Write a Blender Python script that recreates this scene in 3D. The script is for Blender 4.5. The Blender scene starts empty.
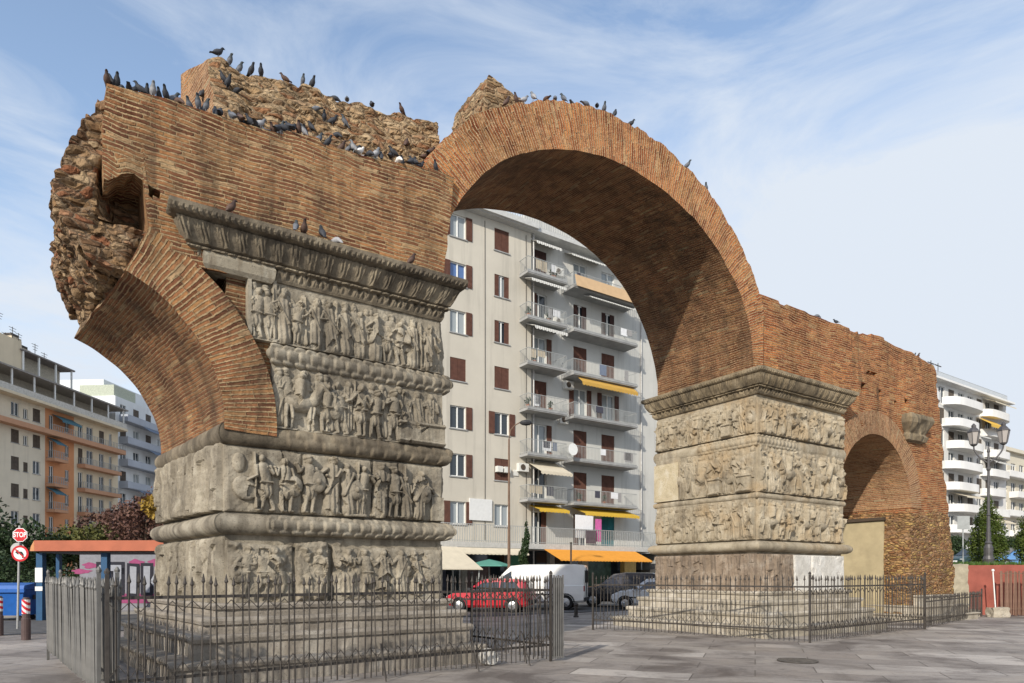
import bpy, math, random
import numpy as np
from mathutils import Vector, Matrix

# ---------------------------------------------------------------- camera, sky, sun, exposure
SC = bpy.context.scene
COL = SC.collection
EYE = 1.6
FPX = 668.0
cam_d = bpy.data.cameras.new('camera')
cam = bpy.data.objects.new('camera', cam_d)
COL.objects.link(cam)
cam.location = (0, 0, EYE)
cam.rotation_euler = (math.radians(90), 0, 0)
cam_d.sensor_width = 36.0
cam_d.lens = FPX / 1024 * 36.0
cam_d.shift_y = (575 - 341.5) / 1024
cam_d.clip_start = 0.1
cam_d.clip_end = 2000
SC.camera = cam

SUN_EL, SUN_AZ = 27.0, 204.0          # azimuth clockwise from +Y
world = bpy.data.worlds.new('World')
SC.world = world
world.use_nodes = True
wt = world.node_tree
wn, wl = wt.nodes, wt.links
wn.clear()
w_out = wn.new('ShaderNodeOutputWorld')
w_bg = wn.new('ShaderNodeBackground')
w_bg.inputs['Strength'].default_value = 0.135
sky = wn.new('ShaderNodeTexSky')
sky.sky_type = 'NISHITA'
sky.sun_disc = False
sky.sun_elevation = math.radians(SUN_EL)
sky.sun_rotation = math.radians(SUN_AZ)
sky.air_density = 1.0
sky.dust_density = 0.6
sky.ozone_density = 1.6
# thin high cloud, laid out by direction
tc = wn.new('ShaderNodeTexCoord')
mp = wn.new('ShaderNodeMapping')
mp.inputs['Scale'].default_value = (1.3, 1.3, 4.2)
mp.inputs['Rotation'].default_value = (0.25, 0.35, 0.6)
n1 = wn.new('ShaderNodeTexNoise')
n1.inputs['Scale'].default_value = 1.9
n1.inputs['Detail'].default_value = 9
n1.inputs['Roughness'].default_value = 0.62
n1.inputs['Distortion'].default_value = 1.1
wl.new(tc.outputs['Generated'], mp.inputs['Vector'])
wl.new(mp.outputs['Vector'], n1.inputs['Vector'])
sx = wn.new('ShaderNodeSeparateXYZ')
wl.new(tc.outputs['Generated'], sx.inputs['Vector'])
hz = wn.new('ShaderNodeMapRange')       # more veil low down
hz.inputs['From Min'].default_value = 0.0
hz.inputs['From Max'].default_value = 0.62
hz.inputs['To Min'].default_value = 0.8
hz.inputs['To Max'].default_value = -0.02
wl.new(sx.outputs['Z'], hz.inputs['Value'])
hx = wn.new('ShaderNodeMath'); hx.operation = 'MULTIPLY_ADD'
hx.inputs[1].default_value = 0.24
wl.new(sx.outputs['X'], hx.inputs[0])
wl.new(hz.outputs['Result'], hx.inputs[2])
ad = wn.new('ShaderNodeMath'); ad.operation = 'ADD'
wl.new(n1.outputs['Fac'], ad.inputs[0])
wl.new(hx.outputs[0], ad.inputs[1])
cr = wn.new('ShaderNodeValToRGB')
cr.color_ramp.elements[0].position = 0.42
cr.color_ramp.elements[0].color = (0, 0, 0, 1)
cr.color_ramp.elements[1].position = 0.84
cr.color_ramp.elements[1].color = (1, 1, 1, 1)
wl.new(ad.outputs[0], cr.inputs['Fac'])
mx = wn.new('ShaderNodeMix'); mx.data_type = 'RGBA'
wl.new(cr.outputs['Color'], mx.inputs['Factor'])
skm = wn.new('ShaderNodeMix'); skm.data_type = 'RGBA'; skm.blend_type = 'MULTIPLY'
skm.inputs['Factor'].default_value = 1.0
wl.new(sky.outputs['Color'], skm.inputs['A'])
skm.inputs['B'].default_value = (1.85, 1.66, 1.5, 1)
wl.new(skm.outputs['Result'], mx.inputs['A'])
mx.inputs['B'].default_value = (4.35, 4.75, 5.3, 1)
wl.new(mx.outputs['Result'], w_bg.inputs['Color'])
wl.new(w_bg.outputs['Background'], w_out.inputs['Surface'])

sun_d = bpy.data.lights.new('sun', 'SUN')
sun_d.energy = 3.5
sun_d.angle = math.radians(0.9)
sun_d.color = (1.0, 0.93, 0.82)
sun = bpy.data.objects.new('sun', sun_d)
COL.objects.link(sun)
_a, _e = math.radians(SUN_AZ), math.radians(SUN_EL)
sdir = Vector((math.sin(_a) * math.cos(_e), math.cos(_a) * math.cos(_e), math.sin(_e)))
sun.rotation_euler = sdir.to_track_quat('Z', 'Y').to_euler()
sun.location = sdir * 60

SC.view_settings.view_transform = 'Standard'
SC.view_settings.look = 'None'
SC.view_settings.exposure = 0.36
SC.view_settings.gamma = 1
SC.view_settings.use_curve_mapping = False

rnd = random.Random(7)
R = math.radians

# ---------------------------------------------------------------- numpy noise
def _hash(ix, iy, iz, seed):
    x = (ix.astype(np.int64) * 374761393 + iy.astype(np.int64) * 668265263 + iz.astype(np.int64) * 2147483647 + seed * 974711) & 0xFFFFFFFF
    x = ((x ^ (x >> 13)) * 1274126177) & 0xFFFFFFFF
    x = ((x ^ (x >> 16)) * 2246822519) & 0xFFFFFFFF
    x = x ^ (x >> 15)
    return x.astype(np.float64) / 4294967295.0

def vn(p, scale=1.0, seed=0):
    q = np.asarray(p, float) * scale
    i = np.floor(q); f = q - i; f = f * f * (3 - 2 * f)
    ix, iy, iz = i[..., 0], i[..., 1], i[..., 2]
    fx, fy, fz = f[..., 0], f[..., 1], f[..., 2]
    r = 0
    for a in (0, 1):
        for b in (0, 1):
            for c in (0, 1):
                w = (fx if a else 1 - fx) * (fy if b else 1 - fy) * (fz if c else 1 - fz)
                r = r + w * _hash(ix + a, iy + b, iz + c, seed)
    return r * 2 - 1

def fbm(p, scale=1.0, seed=0, octv=4, gain=0.5):
    r, a, t = 0, 1.0, 0
    for k in range(octv):
        r = r + a * vn(p, scale * 2.03 ** k, seed + k * 17); t += a; a *= gain
    return r / t

def worley(p, scale=1.0, seed=0):
    q = np.asarray(p, float) * scale
    i = np.floor(q)
    f1 = np.full(q.shape[:-1], 9.0); f2 = np.full(q.shape[:-1], 9.0); cid = np.zeros(q.shape[:-1])
    for a in (-1, 0, 1):
        for b in (-1, 0, 1):
            for c in (-1, 0, 1):
                cx, cy, cz = i[..., 0] + a, i[..., 1] + b, i[..., 2] + c
                d = np.sqrt((cx + _hash(cx, cy, cz, seed) - q[..., 0]) ** 2 + (cy + _hash(cx, cy, cz, seed + 1) - q[..., 1]) ** 2
                            + (cz + _hash(cx, cy, cz, seed + 2) - q[..., 2]) ** 2)
                near = d < f1
                f2 = np.where(near, f1, np.minimum(f2, d))
                cid = np.where(near, _hash(cx, cy, cz, seed + 3), cid)
                f1 = np.where(near, d, f1)
    return f1, f2, cid

# ---------------------------------------------------------------- mesh builder
ORG = {}     # object name -> (x, y, z) of its origin in its frame
class Frame:
    def __init__(s, deg):
        s.a = R(deg); s.c = math.cos(s.a); s.s = math.sin(s.a)
    def w(s, u, c, z=0.0):
        return (u * s.c - c * s.s, u * s.s + c * s.c, z)
    def at(s, px, c):                      # u where the plane c lies at picture column px
        k = (px - 512) / FPX
        t = c / (-s.s * k + s.c)
        return t * (s.c * k + s.s)
WORLD = Frame(0)
ARCH = Frame(34.0)
LEFT = Frame(86.0)

class MB:
    def __init__(s):
        s.v = []; s.f = []; s.uv = []; s.mi = []; s.has_uv = False
    def add(s, vs, fs, uvs=None, m=0):
        b = len(s.v)
        s.v.extend([tuple(map(float, v)) for v in vs])
        for k, f in enumerate(fs):
            s.f.append(tuple(b + i for i in f)); s.mi.append(m)
            if uvs is not None:
                s.uv.append(uvs[k]); s.has_uv = True
            else:
                s.uv.append([(0, 0)] * len(f))
        return s
    def grid(s, P, UV=None, m=0, mask=None, flip=False):
        P = np.asarray(P, float); a, b = P.shape[:2]
        base = len(s.v)
        s.v.extend(map(tuple, P.reshape(-1, 3).tolist()))
        if UV is not None:
            s.has_uv = True; U = np.asarray(UV, float).reshape(-1, 2).tolist()
        for i in range(a - 1):
            for j in range(b - 1):
                if mask is not None and not mask[i, j]: continue
                q = (i * b + j, (i + 1) * b + j, (i + 1) * b + j + 1, i * b + j + 1)
                if flip: q = q[::-1]
                s.f.append(tuple(base + k for k in q)); s.mi.append(m)
                s.uv.append([tuple(U[k]) for k in q] if UV is not None else [(0, 0)] * 4)
        return s
    def box(s, x0, x1, y0, y1, z0, z1, m=0):
        v = [(x, y, z) for x in (x0, x1) for y in (y0, y1) for z in (z0, z1)]
        f = [(0, 1, 3, 2), (4, 6, 7, 5), (0, 4, 5, 1), (2, 3, 7, 6), (0, 2, 6, 4), (1, 5, 7, 3)]
        return s.add(v, f, None, m)
    def prism(s, poly, y0, y1, axis='y', m=0):
        n = len(poly)
        if axis == 'y': g = lambda p, y: (p[0], y, p[1])
        elif axis == 'x': g = lambda p, y: (y, p[0], p[1])
        else: g = lambda p, y: (p[0], p[1], y)
        v = [g(p, y0) for p in poly] + [g(p, y1) for p in poly]
        f = [tuple(range(n)), tuple(range(2 * n - 1, n - 1, -1))]
        f += [(i, i + n, (i + 1) % n + n, (i + 1) % n) for i in range(n)]
        return s.add(v, f, None, m)
    def tube(s, pts, r, n=6, m=0):
        pts = [Vector(p) for p in pts]
        rr = r if isinstance(r, (list, tuple)) else [r] * len(pts)
        vs = []
        for i, p in enumerate(pts):
            d = (pts[min(i + 1, len(pts) - 1)] - pts[max(i - 1, 0)]).normalized()
            a = d.orthogonal().normalized() if abs(d.z) < 0.999 else Vector((1, 0, 0))
            if abs(d.z) < 0.999: a = d.cross(Vector((0, 0, 1))).normalized()
            b = d.cross(a).normalized()
            for k in range(n):
                t = 2 * math.pi * (k + .5) / n
                vs.append(tuple(p + a * math.cos(t) * rr[i] + b * math.sin(t) * rr[i]))
        f = []
        for i in range(len(pts) - 1):
            for k in range(n):
                f.append((i * n + k, i * n + (k + 1) % n, (i + 1) * n + (k + 1) % n, (i + 1) * n + k))
        f.append(tuple(range(n - 1, -1, -1))); f.append(tuple(range((len(pts) - 1) * n, len(pts) * n)))
        return s.add(vs, f, None, m)
    def lathe(s, prof, cx=0, cy=0, n=12, axis='z', cz=0, m=0):
        vs = []
        for r, z in prof:
            for k in range(n):
                t = 2 * math.pi * k / n
                a, b = r * math.cos(t), r * math.sin(t)
                vs.append((cx + a, cy + b, cz + z) if axis == 'z' else ((cx + a, cy + z, cz + b) if axis == 'y' else (cx + z, cy + a, cz + b)))
        f = []
        for i in range(len(prof) - 1):
            for k in range(n):
                f.append((i * n + k, i * n + (k + 1) % n, (i + 1) * n + (k + 1) % n, (i + 1) * n + k))
        f.append(tuple(range(n - 1, -1, -1))); f.append(tuple(range((len(prof) - 1) * n, len(prof) * n)))
        return s.add(vs, f, None, m)
    def quad(s, a, b, c, d, m=0):
        return s.add([a, b, c, d], [(0, 1, 2, 3)], None, m)
    def displace(s, fn):
        P = np.array(s.v); s.v = list(map(tuple, (P + fn(P)).tolist())); return s
    def build(s, name, mat, parent=None, org=None, frame=WORLD, smooth=False):
        o0 = ORG[parent.name] if parent is not None else (org or (0, 0, 0))
        P = np.array(s.v, float) - np.array(o0, float)
        me = bpy.data.meshes.new(name)
        me.from_pydata(P.tolist(), [], s.f)
        mats = mat if isinstance(mat, (list, tuple)) else [mat]
        for mm in mats: me.materials.append(mm)
        if len(mats) > 1: me.polygons.foreach_set('material_index', s.mi)
        if s.has_uv:
            ul = me.uv_layers.new(name='UVMap')
            flat = np.array([c for u in s.uv for c in u], np.float32).ravel()
            ul.data.foreach_set('uv', flat)
        if smooth: me.polygons.foreach_set('use_smooth', [True] * len(me.polygons))
        me.update()
        o = bpy.data.objects.new(name, me)
        COL.objects.link(o)
        if parent is not None: o.parent = parent
        else:
            o.location = frame.w(*o0); o.rotation_euler = (0, 0, frame.a)
        ORG[o.name] = tuple(o0)
        return o

def tag(o, label=None, cat=None, group=None, kind=None):
    if label: o['label'] = label
    if cat: o['category'] = cat
    if group: o['group'] = group
    if kind: o['kind'] = kind
    return o
def thing(name, label, cat, org, frame=WORLD, group=None, rz=0.0):
    o = bpy.data.objects.new(name, None)
    COL.objects.link(o)
    o.empty_display_size = 0.3
    o.location = frame.w(*org); o.rotation_euler = (0, 0, frame.a + rz)
    ORG[o.name] = tuple(org)
    return tag(o, label, cat, group)
def local_thing(name, label, cat, loc, rz=0.0, group=None):   # children are given in the thing's own coordinates
    o = thing(name, label, cat, (0, 0, 0), WORLD, group)
    o.location = loc; o.rotation_euler = (0, 0, rz)
    return o
def link_copy(o, parent, loc=None, rot=None, scale=None):
    c = o.copy(); COL.objects.link(c); c.parent = parent
    if loc is not None: c.location = loc
    if rot is not None: c.rotation_euler = rot
    if scale is not None: c.scale = scale
    ORG[c.name] = (0, 0, 0)
    return c
def copy_tree(o, parent=None):
    c = o.copy(); COL.objects.link(c); c.parent = parent
    ORG[c.name] = ORG.get(o.name, (0, 0, 0))
    for ch in list(o.children): copy_tree(ch, c)
    return c

# ---------------------------------------------------------------- materials
class NT:
    def __init__(s, name):
        s.m = bpy.data.materials.new(name); s.m.use_nodes = True
        s.t = s.m.node_tree; s.n = s.t.nodes; s.l = s.t.links
        s.b = s.n['Principled BSDF']
    def node(s, typ, **kw):
        n = s.n.new(typ)
        for k, v in kw.items(): setattr(n, k, v)
        return n
    def set(s, n, **kw):
        for k, v in kw.items(): n.inputs[k].default_value = v
        return n
    def link(s, a, b): s.l.new(a, b)
    def coord(s, kind='Object', scale=(1, 1, 1)):
        t = s.node('ShaderNodeTexCoord'); m = s.node('ShaderNodeMapping')
        m.inputs['Scale'].default_value = scale
        s.link(t.outputs[kind], m.inputs['Vector']); return m.outputs['Vector']
    def noise(s, vec, scale, detail=5, rough=.55, dist=0.0):
        n = s.node('ShaderNodeTexNoise'); s.set(n, Scale=scale, Detail=detail, Roughness=rough, Distortion=dist)
        s.link(vec, n.inputs['Vector']); return n.outputs['Fac']
    def ramp(s, fac, stops, const=False):
        r = s.node('ShaderNodeValToRGB'); e = r.color_ramp.elements
        while len(e) < len(stops): e.new(0.5)
        for i, (p, c) in enumerate(stops):
            e[i].position = p; e[i].color = (*c, 1) if len(c) == 3 else c
        if const: r.color_ramp.interpolation = 'CONSTANT'
        s.link(fac, r.inputs['Fac']); return r.outputs['Color']
    def mix(s, fac, a, b, mode='MIX'):
        m = s.node('ShaderNodeMix', data_type='RGBA', blend_type=mode)
        for v, k in ((fac, 'Factor'), (a, 'A'), (b, 'B')):
            if isinstance(v, (int, float)): m.inputs[k].default_value = v
            elif isinstance(v, tuple): m.inputs[k].default_value = (*v, 1) if len(v) == 3 else v
            else: s.link(v, m.inputs[k])
        return m.outputs['Result']
    def math(s, op, a, b=0.0, c=0.0):
        m = s.node('ShaderNodeMath', operation=op)
        for i, v in enumerate((a, b, c)):
            if isinstance(v, (int, float)): m.inputs[i].default_value = v
            else: s.link(v, m.inputs[i])
        return m.outputs[0]
    def bump(s, h, dist=.02, strength=1.0, prev=None):
        b = s.node('ShaderNodeBump'); s.set(b, Distance=dist, Strength=strength)
        s.link(h, b.inputs['Height'])
        if prev is not None: s.link(prev, b.inputs['Normal'])
        return b.outputs['Normal']
    def done(s, col=None, rough=.85, normal=None, metal=0.0, spec=.3):
        if col is not None:
            if isinstance(col, tuple): s.b.inputs['Base Color'].default_value = (*col, 1)
            else: s.link(col, s.b.inputs['Base Color'])
        if isinstance(rough, (int, float)): s.b.inputs['Roughness'].default_value = rough
        else: s.link(rough, s.b.inputs['Roughness'])
        s.b.inputs['Metallic'].default_value = metal
        s.b.inputs['Specular IOR Level'].default_value = spec
        if normal is not None: s.link(normal, s.b.inputs['Normal'])
        return s.m

MATS = {}
def plain(name, col, rough=.7, var=.18, scale=6.0, metal=0.0, spec=.3, bump=0.0):
    if name in MATS: return MATS[name]
    t = NT(name); v = t.coord()
    f = t.noise(v, scale, 4)
    c = t.ramp(f, [(.3, tuple(x * (1 - var) for x in col)), (.7, tuple(min(1, x * (1 + var)) for x in col))])
    nm = t.bump(t.noise(v, scale * 5, 4), .01, bump) if bump else None
    MATS[name] = t.done(c, rough, nm, metal, spec); return MATS[name]

def brick_mat(name, c1, c2, mortar, soot=(.06, .043, .03), soot_at=(.56, .72), row=.066, width=.34, mort=.34, pale=(.36, .27, .16), sootmax=.85, streak=True, golden=(.33, .20, .085)):
    """thin long bricks between wide mortar beds; courses wander, every brick has its own colour"""
    t = NT(name)
    uv = t.coord('UV'); ob = t.coord('Object')
    wv = t.node('ShaderNodeVectorMath', operation='MULTIPLY_ADD')
    nz = t.node('ShaderNodeTexNoise'); t.set(nz, Scale=2.0, Detail=5, Roughness=.6); t.link(ob, nz.inputs['Vector'])
    t.link(nz.outputs['Color'], wv.inputs[0]); wv.inputs[1].default_value = (.03, .022, 0); t.link(uv, wv.inputs[2])
    sp = t.node('ShaderNodeSeparateXYZ'); t.link(wv.outputs[0], sp.inputs[0])
    v = t.math('DIVIDE', sp.outputs['Y'], row); vi = t.math('FLOOR', v); vf = t.math('FRACT', v)
    w1 = t.node('ShaderNodeTexWhiteNoise', noise_dimensions='1D'); t.link(vi, w1.inputs['W'])
    uu = t.math('ADD', t.math('DIVIDE', sp.outputs['X'], width), t.math('MULTIPLY', w1.outputs['Value'], 7.0))
    ui = t.math('FLOOR', uu); uf = t.math('FRACT', uu)
    cb = t.node('ShaderNodeCombineXYZ'); t.link(ui, cb.inputs[0]); t.link(vi, cb.inputs[1])
    w2 = t.node('ShaderNodeTexWhiteNoise', noise_dimensions='2D'); t.link(cb.outputs[0], w2.inputs['Vector'])
    g = w2.outputs['Value']
    dv = t.math('ABSOLUTE', t.math('SUBTRACT', vf, .5))           # 0 mid brick .. .5 mid mortar
    du = t.math('ABSOLUTE', t.math('SUBTRACT', uf, .5))
    rag = t.math('MULTIPLY', t.math('SUBTRACT', t.noise(ob, 22, 4, .65), .5), .42)
    mrow = t.node('ShaderNodeMapRange', interpolation_type='SMOOTHSTEP')
    mrow.inputs['From Min'].default_value = .5 - mort * .5 - .07; mrow.inputs['From Max'].default_value = .5 - mort * .5 + .07
    t.link(t.math('ADD', dv, rag), mrow.inputs['Value'])
    mcol = t.node('ShaderNodeMapRange', interpolation_type='SMOOTHSTEP')
    mcol.inputs['From Min'].default_value = .465; mcol.inputs['From Max'].default_value = .495; mcol.inputs['To Max'].default_value = .7
    t.link(du, mcol.inputs['Value'])
    mfac = t.math('MAXIMUM', mrow.outputs['Result'], mcol.outputs['Result'])
    bc = t.ramp(g, [(0, tuple(x * .72 for x in c1)), (.22, c1), (.6, c2), (.9, tuple(.5 * (x + y) for x, y in zip(c2, golden))), (1, pale)])
    big = t.noise(ob, .9, 6, .6, .6)
    bc = t.mix(1.0, bc, t.ramp(big, [(.34, (.58, .50, .46)), (.5, (1, 1, 1)), (.66, (1.3, 1.24, 1.08))]), 'MULTIPLY')
    bc = t.mix(t.ramp(t.noise(ob, 1.9, 6, .65, .4), [(.52, (0, 0, 0)), (.72, (.55,) * 3)]), bc, golden)
    mm = t.ramp(t.noise(ob, 12, 5, .65), [(.28, tuple(x * .45 for x in mortar)), (.44, mortar), (.72, tuple(min(1, x * 1.35) for x in mortar))])
    er = t.ramp(t.noise(ob, 3.1, 6, .68), [(.55, (0, 0, 0)), (.72, (.45,) * 3)])
    col = t.mix(t.math('MAXIMUM', mfac, er), bc, mm)
    sv = t.coord('Object', (3.2, 3.2, .45)); st = t.noise(sv, 1.0, 6, .6, .3)
    so = t.ramp(t.math('ADD', t.math('MULTIPLY', st, .55), t.math('MULTIPLY', t.noise(ob, .55, 5, .6), .45)),
                [(soot_at[0], (0, 0, 0)), (soot_at[1], (sootmax,) * 3)])
    col = t.mix(so, col, soot)
    # bricks that have fallen out or spalled
    gone = t.math('MULTIPLY', t.math('GREATER_THAN', w2.outputs['Value'], .965), t.math('GREATER_THAN', t.noise(ob, 2.2, 3), .47))
    fine = t.noise(ob, 50, 4, .7)
    hgt = t.math('ADD', t.math('MULTIPLY', mfac, -1.0), t.math('MULTIPLY', fine, .45))
    hgt = t.math('ADD', hgt, t.math('MULTIPLY', g, .5)); hgt = t.math('SUBTRACT', hgt, t.math('MULTIPLY', gone, 2.0))
    nm = t.bump(hgt, .030, 1.0)
    nm = t.bump(t.noise(ob, 7, 6, .65), .08, .8, nm)
    return t.done(col, .93, nm, 0, .12)

def stone_mat(name, base, dark, pale, streak=.6, darkness=(.48, .66), warm=None):
    t = NT(name); ob = t.coord('Object')
    f = t.noise(ob, 2.3, 7, .62, .4)
    col = t.ramp(f, [(.28, tuple(x * .72 for x in base)), (.5, base), (.70, pale)])
    if warm is not None:
        col = t.mix(t.ramp(t.noise(ob, 1.1, 5, .6), [(.48, (0, 0, 0)), (.66, (.8,) * 3)]), col, warm)
    sv = t.coord('Object', (5.0, 5.0, .7)); s1 = t.noise(sv, 1.0, 6, .62, .3)
    blot = t.noise(ob, .8, 6, .65, .5)
    so = t.ramp(t.math('ADD', t.math('MULTIPLY', s1, .5), t.math('MULTIPLY', blot, .5)), [(darkness[0], (0, 0, 0)), (darkness[1], (streak,) * 3)])
    col = t.mix(so, col, dark)
    sp = t.ramp(t.noise(ob, 38, 4, .75), [(.34, (.6,) * 3), (.43, (0, 0, 0))])
    col = t.mix(sp, col, tuple(x * .5 for x in dark))
    nm = t.bump(t.noise(ob, 60, 5, .7), .012, .8)
    nm = t.bump(t.noise(ob, 14, 6, .7), .02, .7, nm)
    return t.done(col, .9, nm, 0, .2)

def rubble_mat(name, cols, mortar, scale=5.0, soot=.7, flat=1.6):
    t = NT(name); ob = t.coord('Object')
    nz = t.node('ShaderNodeTexNoise'); t.set(nz, Scale=4.0, Detail=4); t.link(ob, nz.inputs['Vector'])
    wv = t.node('ShaderNodeVectorMath', operation='MULTIPLY_ADD')
    t.link(nz.outputs['Color'], wv.inputs[0]); wv.inputs[1].default_value = (.16, .16, .16)
    st = t.node('ShaderNodeMapping'); st.inputs['Scale'].default_value = (.75, .75, flat); t.link(ob, st.inputs['Vector'])
    t.link(st.outputs['Vector'], wv.inputs[2])
    v = t.node('ShaderNodeTexVoronoi'); t.set(v, Scale=scale); t.link(wv.outputs[0], v.inputs['Vector'])
    e = t.node('ShaderNodeTexVoronoi', feature='DISTANCE_TO_EDGE'); t.set(e, Scale=scale); t.link(wv.outputs[0], e.inputs['Vector'])
    sep = t.node('ShaderNodeSeparateColor'); t.link(v.outputs['Color'], sep.inputs[0])
    n = len(cols)
    bc = t.ramp(sep.outputs[0], [((i + .5) / n, c) for i, c in enumerate(cols)])
    bc = t.mix(1.0, bc, t.ramp(t.noise(ob, 16, 6, .7), [(.3, (.6,) * 3), (.7, (1.25,) * 3)]), 'MULTIPLY')
    ed = t.ramp(e.outputs['Distance'], [(.02, (1, 1, 1)), (.09, (0, 0, 0))])
    col = t.mix(ed, bc, mortar)
    so = t.ramp(t.noise(ob, 1.4, 6, .65), [(.5, (0, 0, 0)), (.68, (soot,) * 3)])
    col = t.mix(so, col, (.045, .038, .03))
    nm = t.bump(t.ramp(e.outputs['Distance'], [(0, (0, 0, 0)), (.25, (1, 1, 1))]), .06, 1.0)
    nm = t.bump(t.noise(ob, 22, 6, .7), .03, .7, nm)
    return t.done(col, .93, nm, 0, .12)

M_BRICK_DULL = brick_mat('weathered_brick', (0.191, 0.079, 0.042), (0.330, 0.148, 0.069), (0.436, 0.310, 0.172), soot_at=(.475, .64), sootmax=.68, golden=(0.396, 0.231, 0.099), pale=(0.449, 0.304, 0.172))
M_BRICK_RED = brick_mat('red_brick', (0.240, 0.074, 0.034), (0.408, 0.150, 0.060), (0.432, 0.282, 0.150), soot_at=(.53, .68), sootmax=.8, golden=(0.396, 0.210, 0.084), pale=(0.432, 0.276, 0.144))
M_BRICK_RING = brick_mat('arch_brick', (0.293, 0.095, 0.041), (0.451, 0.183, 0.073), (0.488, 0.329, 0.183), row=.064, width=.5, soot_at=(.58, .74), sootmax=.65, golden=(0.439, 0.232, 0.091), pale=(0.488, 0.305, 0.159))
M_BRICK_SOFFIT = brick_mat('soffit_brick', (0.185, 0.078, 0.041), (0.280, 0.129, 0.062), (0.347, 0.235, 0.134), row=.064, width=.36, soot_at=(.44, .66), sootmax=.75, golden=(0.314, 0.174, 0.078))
M_BRICK_TAN = brick_mat('pointed_brick', (.30, .14, .07), (.38, .195, .10), (.43, .30, .18), row=.07, width=.4, sootmax=.35, mort=.36, golden=(.38, .23, .11))
M_STONE_A = stone_mat('grey_marble', (.305, .265, .20), (.072, .060, .046), (.43, .385, .30), .8, (.46, .63))
M_CORN_A = stone_mat('dark_marble', (.205, .168, .118), (.055, .045, .034), (.31, .262, .185), .8, (.43, .60))  # near pier's cornice, a darker and greyer tone than the far one
M_STEP_A = stone_mat('worn_step_stone', (.29, .255, .21), (.095, .082, .068), (.40, .365, .31), .5, (.47, .66))
M_STONE_B = stone_mat('honey_marble', (.375, .318, .228), (.115, .09, .062), (.49, .43, .325), .7, (.475, .65), warm=(.36, .265, .155))
M_CORN_B = stone_mat('brown_marble', (.26, .205, .13), (.06, .05, .038), (.38, .31, .21), .8, (.45, .62))
M_STEP_B = stone_mat('pale_step_marble', (.42, .37, .29), (.14, .12, .095), (.56, .51, .43), .55, (.50, .68))
M_PLINTH_B = stone_mat('brown_plinth_stone', (.26, .20, .145), (.09, .07, .055), (.40, .34, .27), .6, (.47, .66))
M_WHITE_MARBLE = stone_mat('new_white_marble', (.60, .57, .51), (.34, .30, .25), (.70, .68, .63), .4, (.55, .72))
M_RUBBLE = rubble_mat('rubble_core', [(0.147, 0.084, 0.045), (0.339, 0.224, 0.124), (0.248, 0.146, 0.071), (0.429, 0.313, 0.188), (0.271, 0.117, 0.059)], (0.215, 0.150, 0.095), 5.5, .55)
M_RUBBLE_GOLD = rubble_mat('rubble_masonry', [(0.207, 0.121, 0.062), (0.415, 0.291, 0.162), (0.311, 0.191, 0.095), (0.477, 0.351, 0.210), (0.280, 0.141, 0.069)], (0.342, 0.246, 0.147), 5.5, .5)
M_MASONRY = rubble_mat('coursed_rubble_stone', [(0.261, 0.126, 0.058), (0.475, 0.294, 0.127), (0.356, 0.179, 0.073), (0.404, 0.252, 0.147), (0.499, 0.326, 0.117)], (0.285, 0.168, 0.093), 6.0, .45, 2.3)
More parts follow.
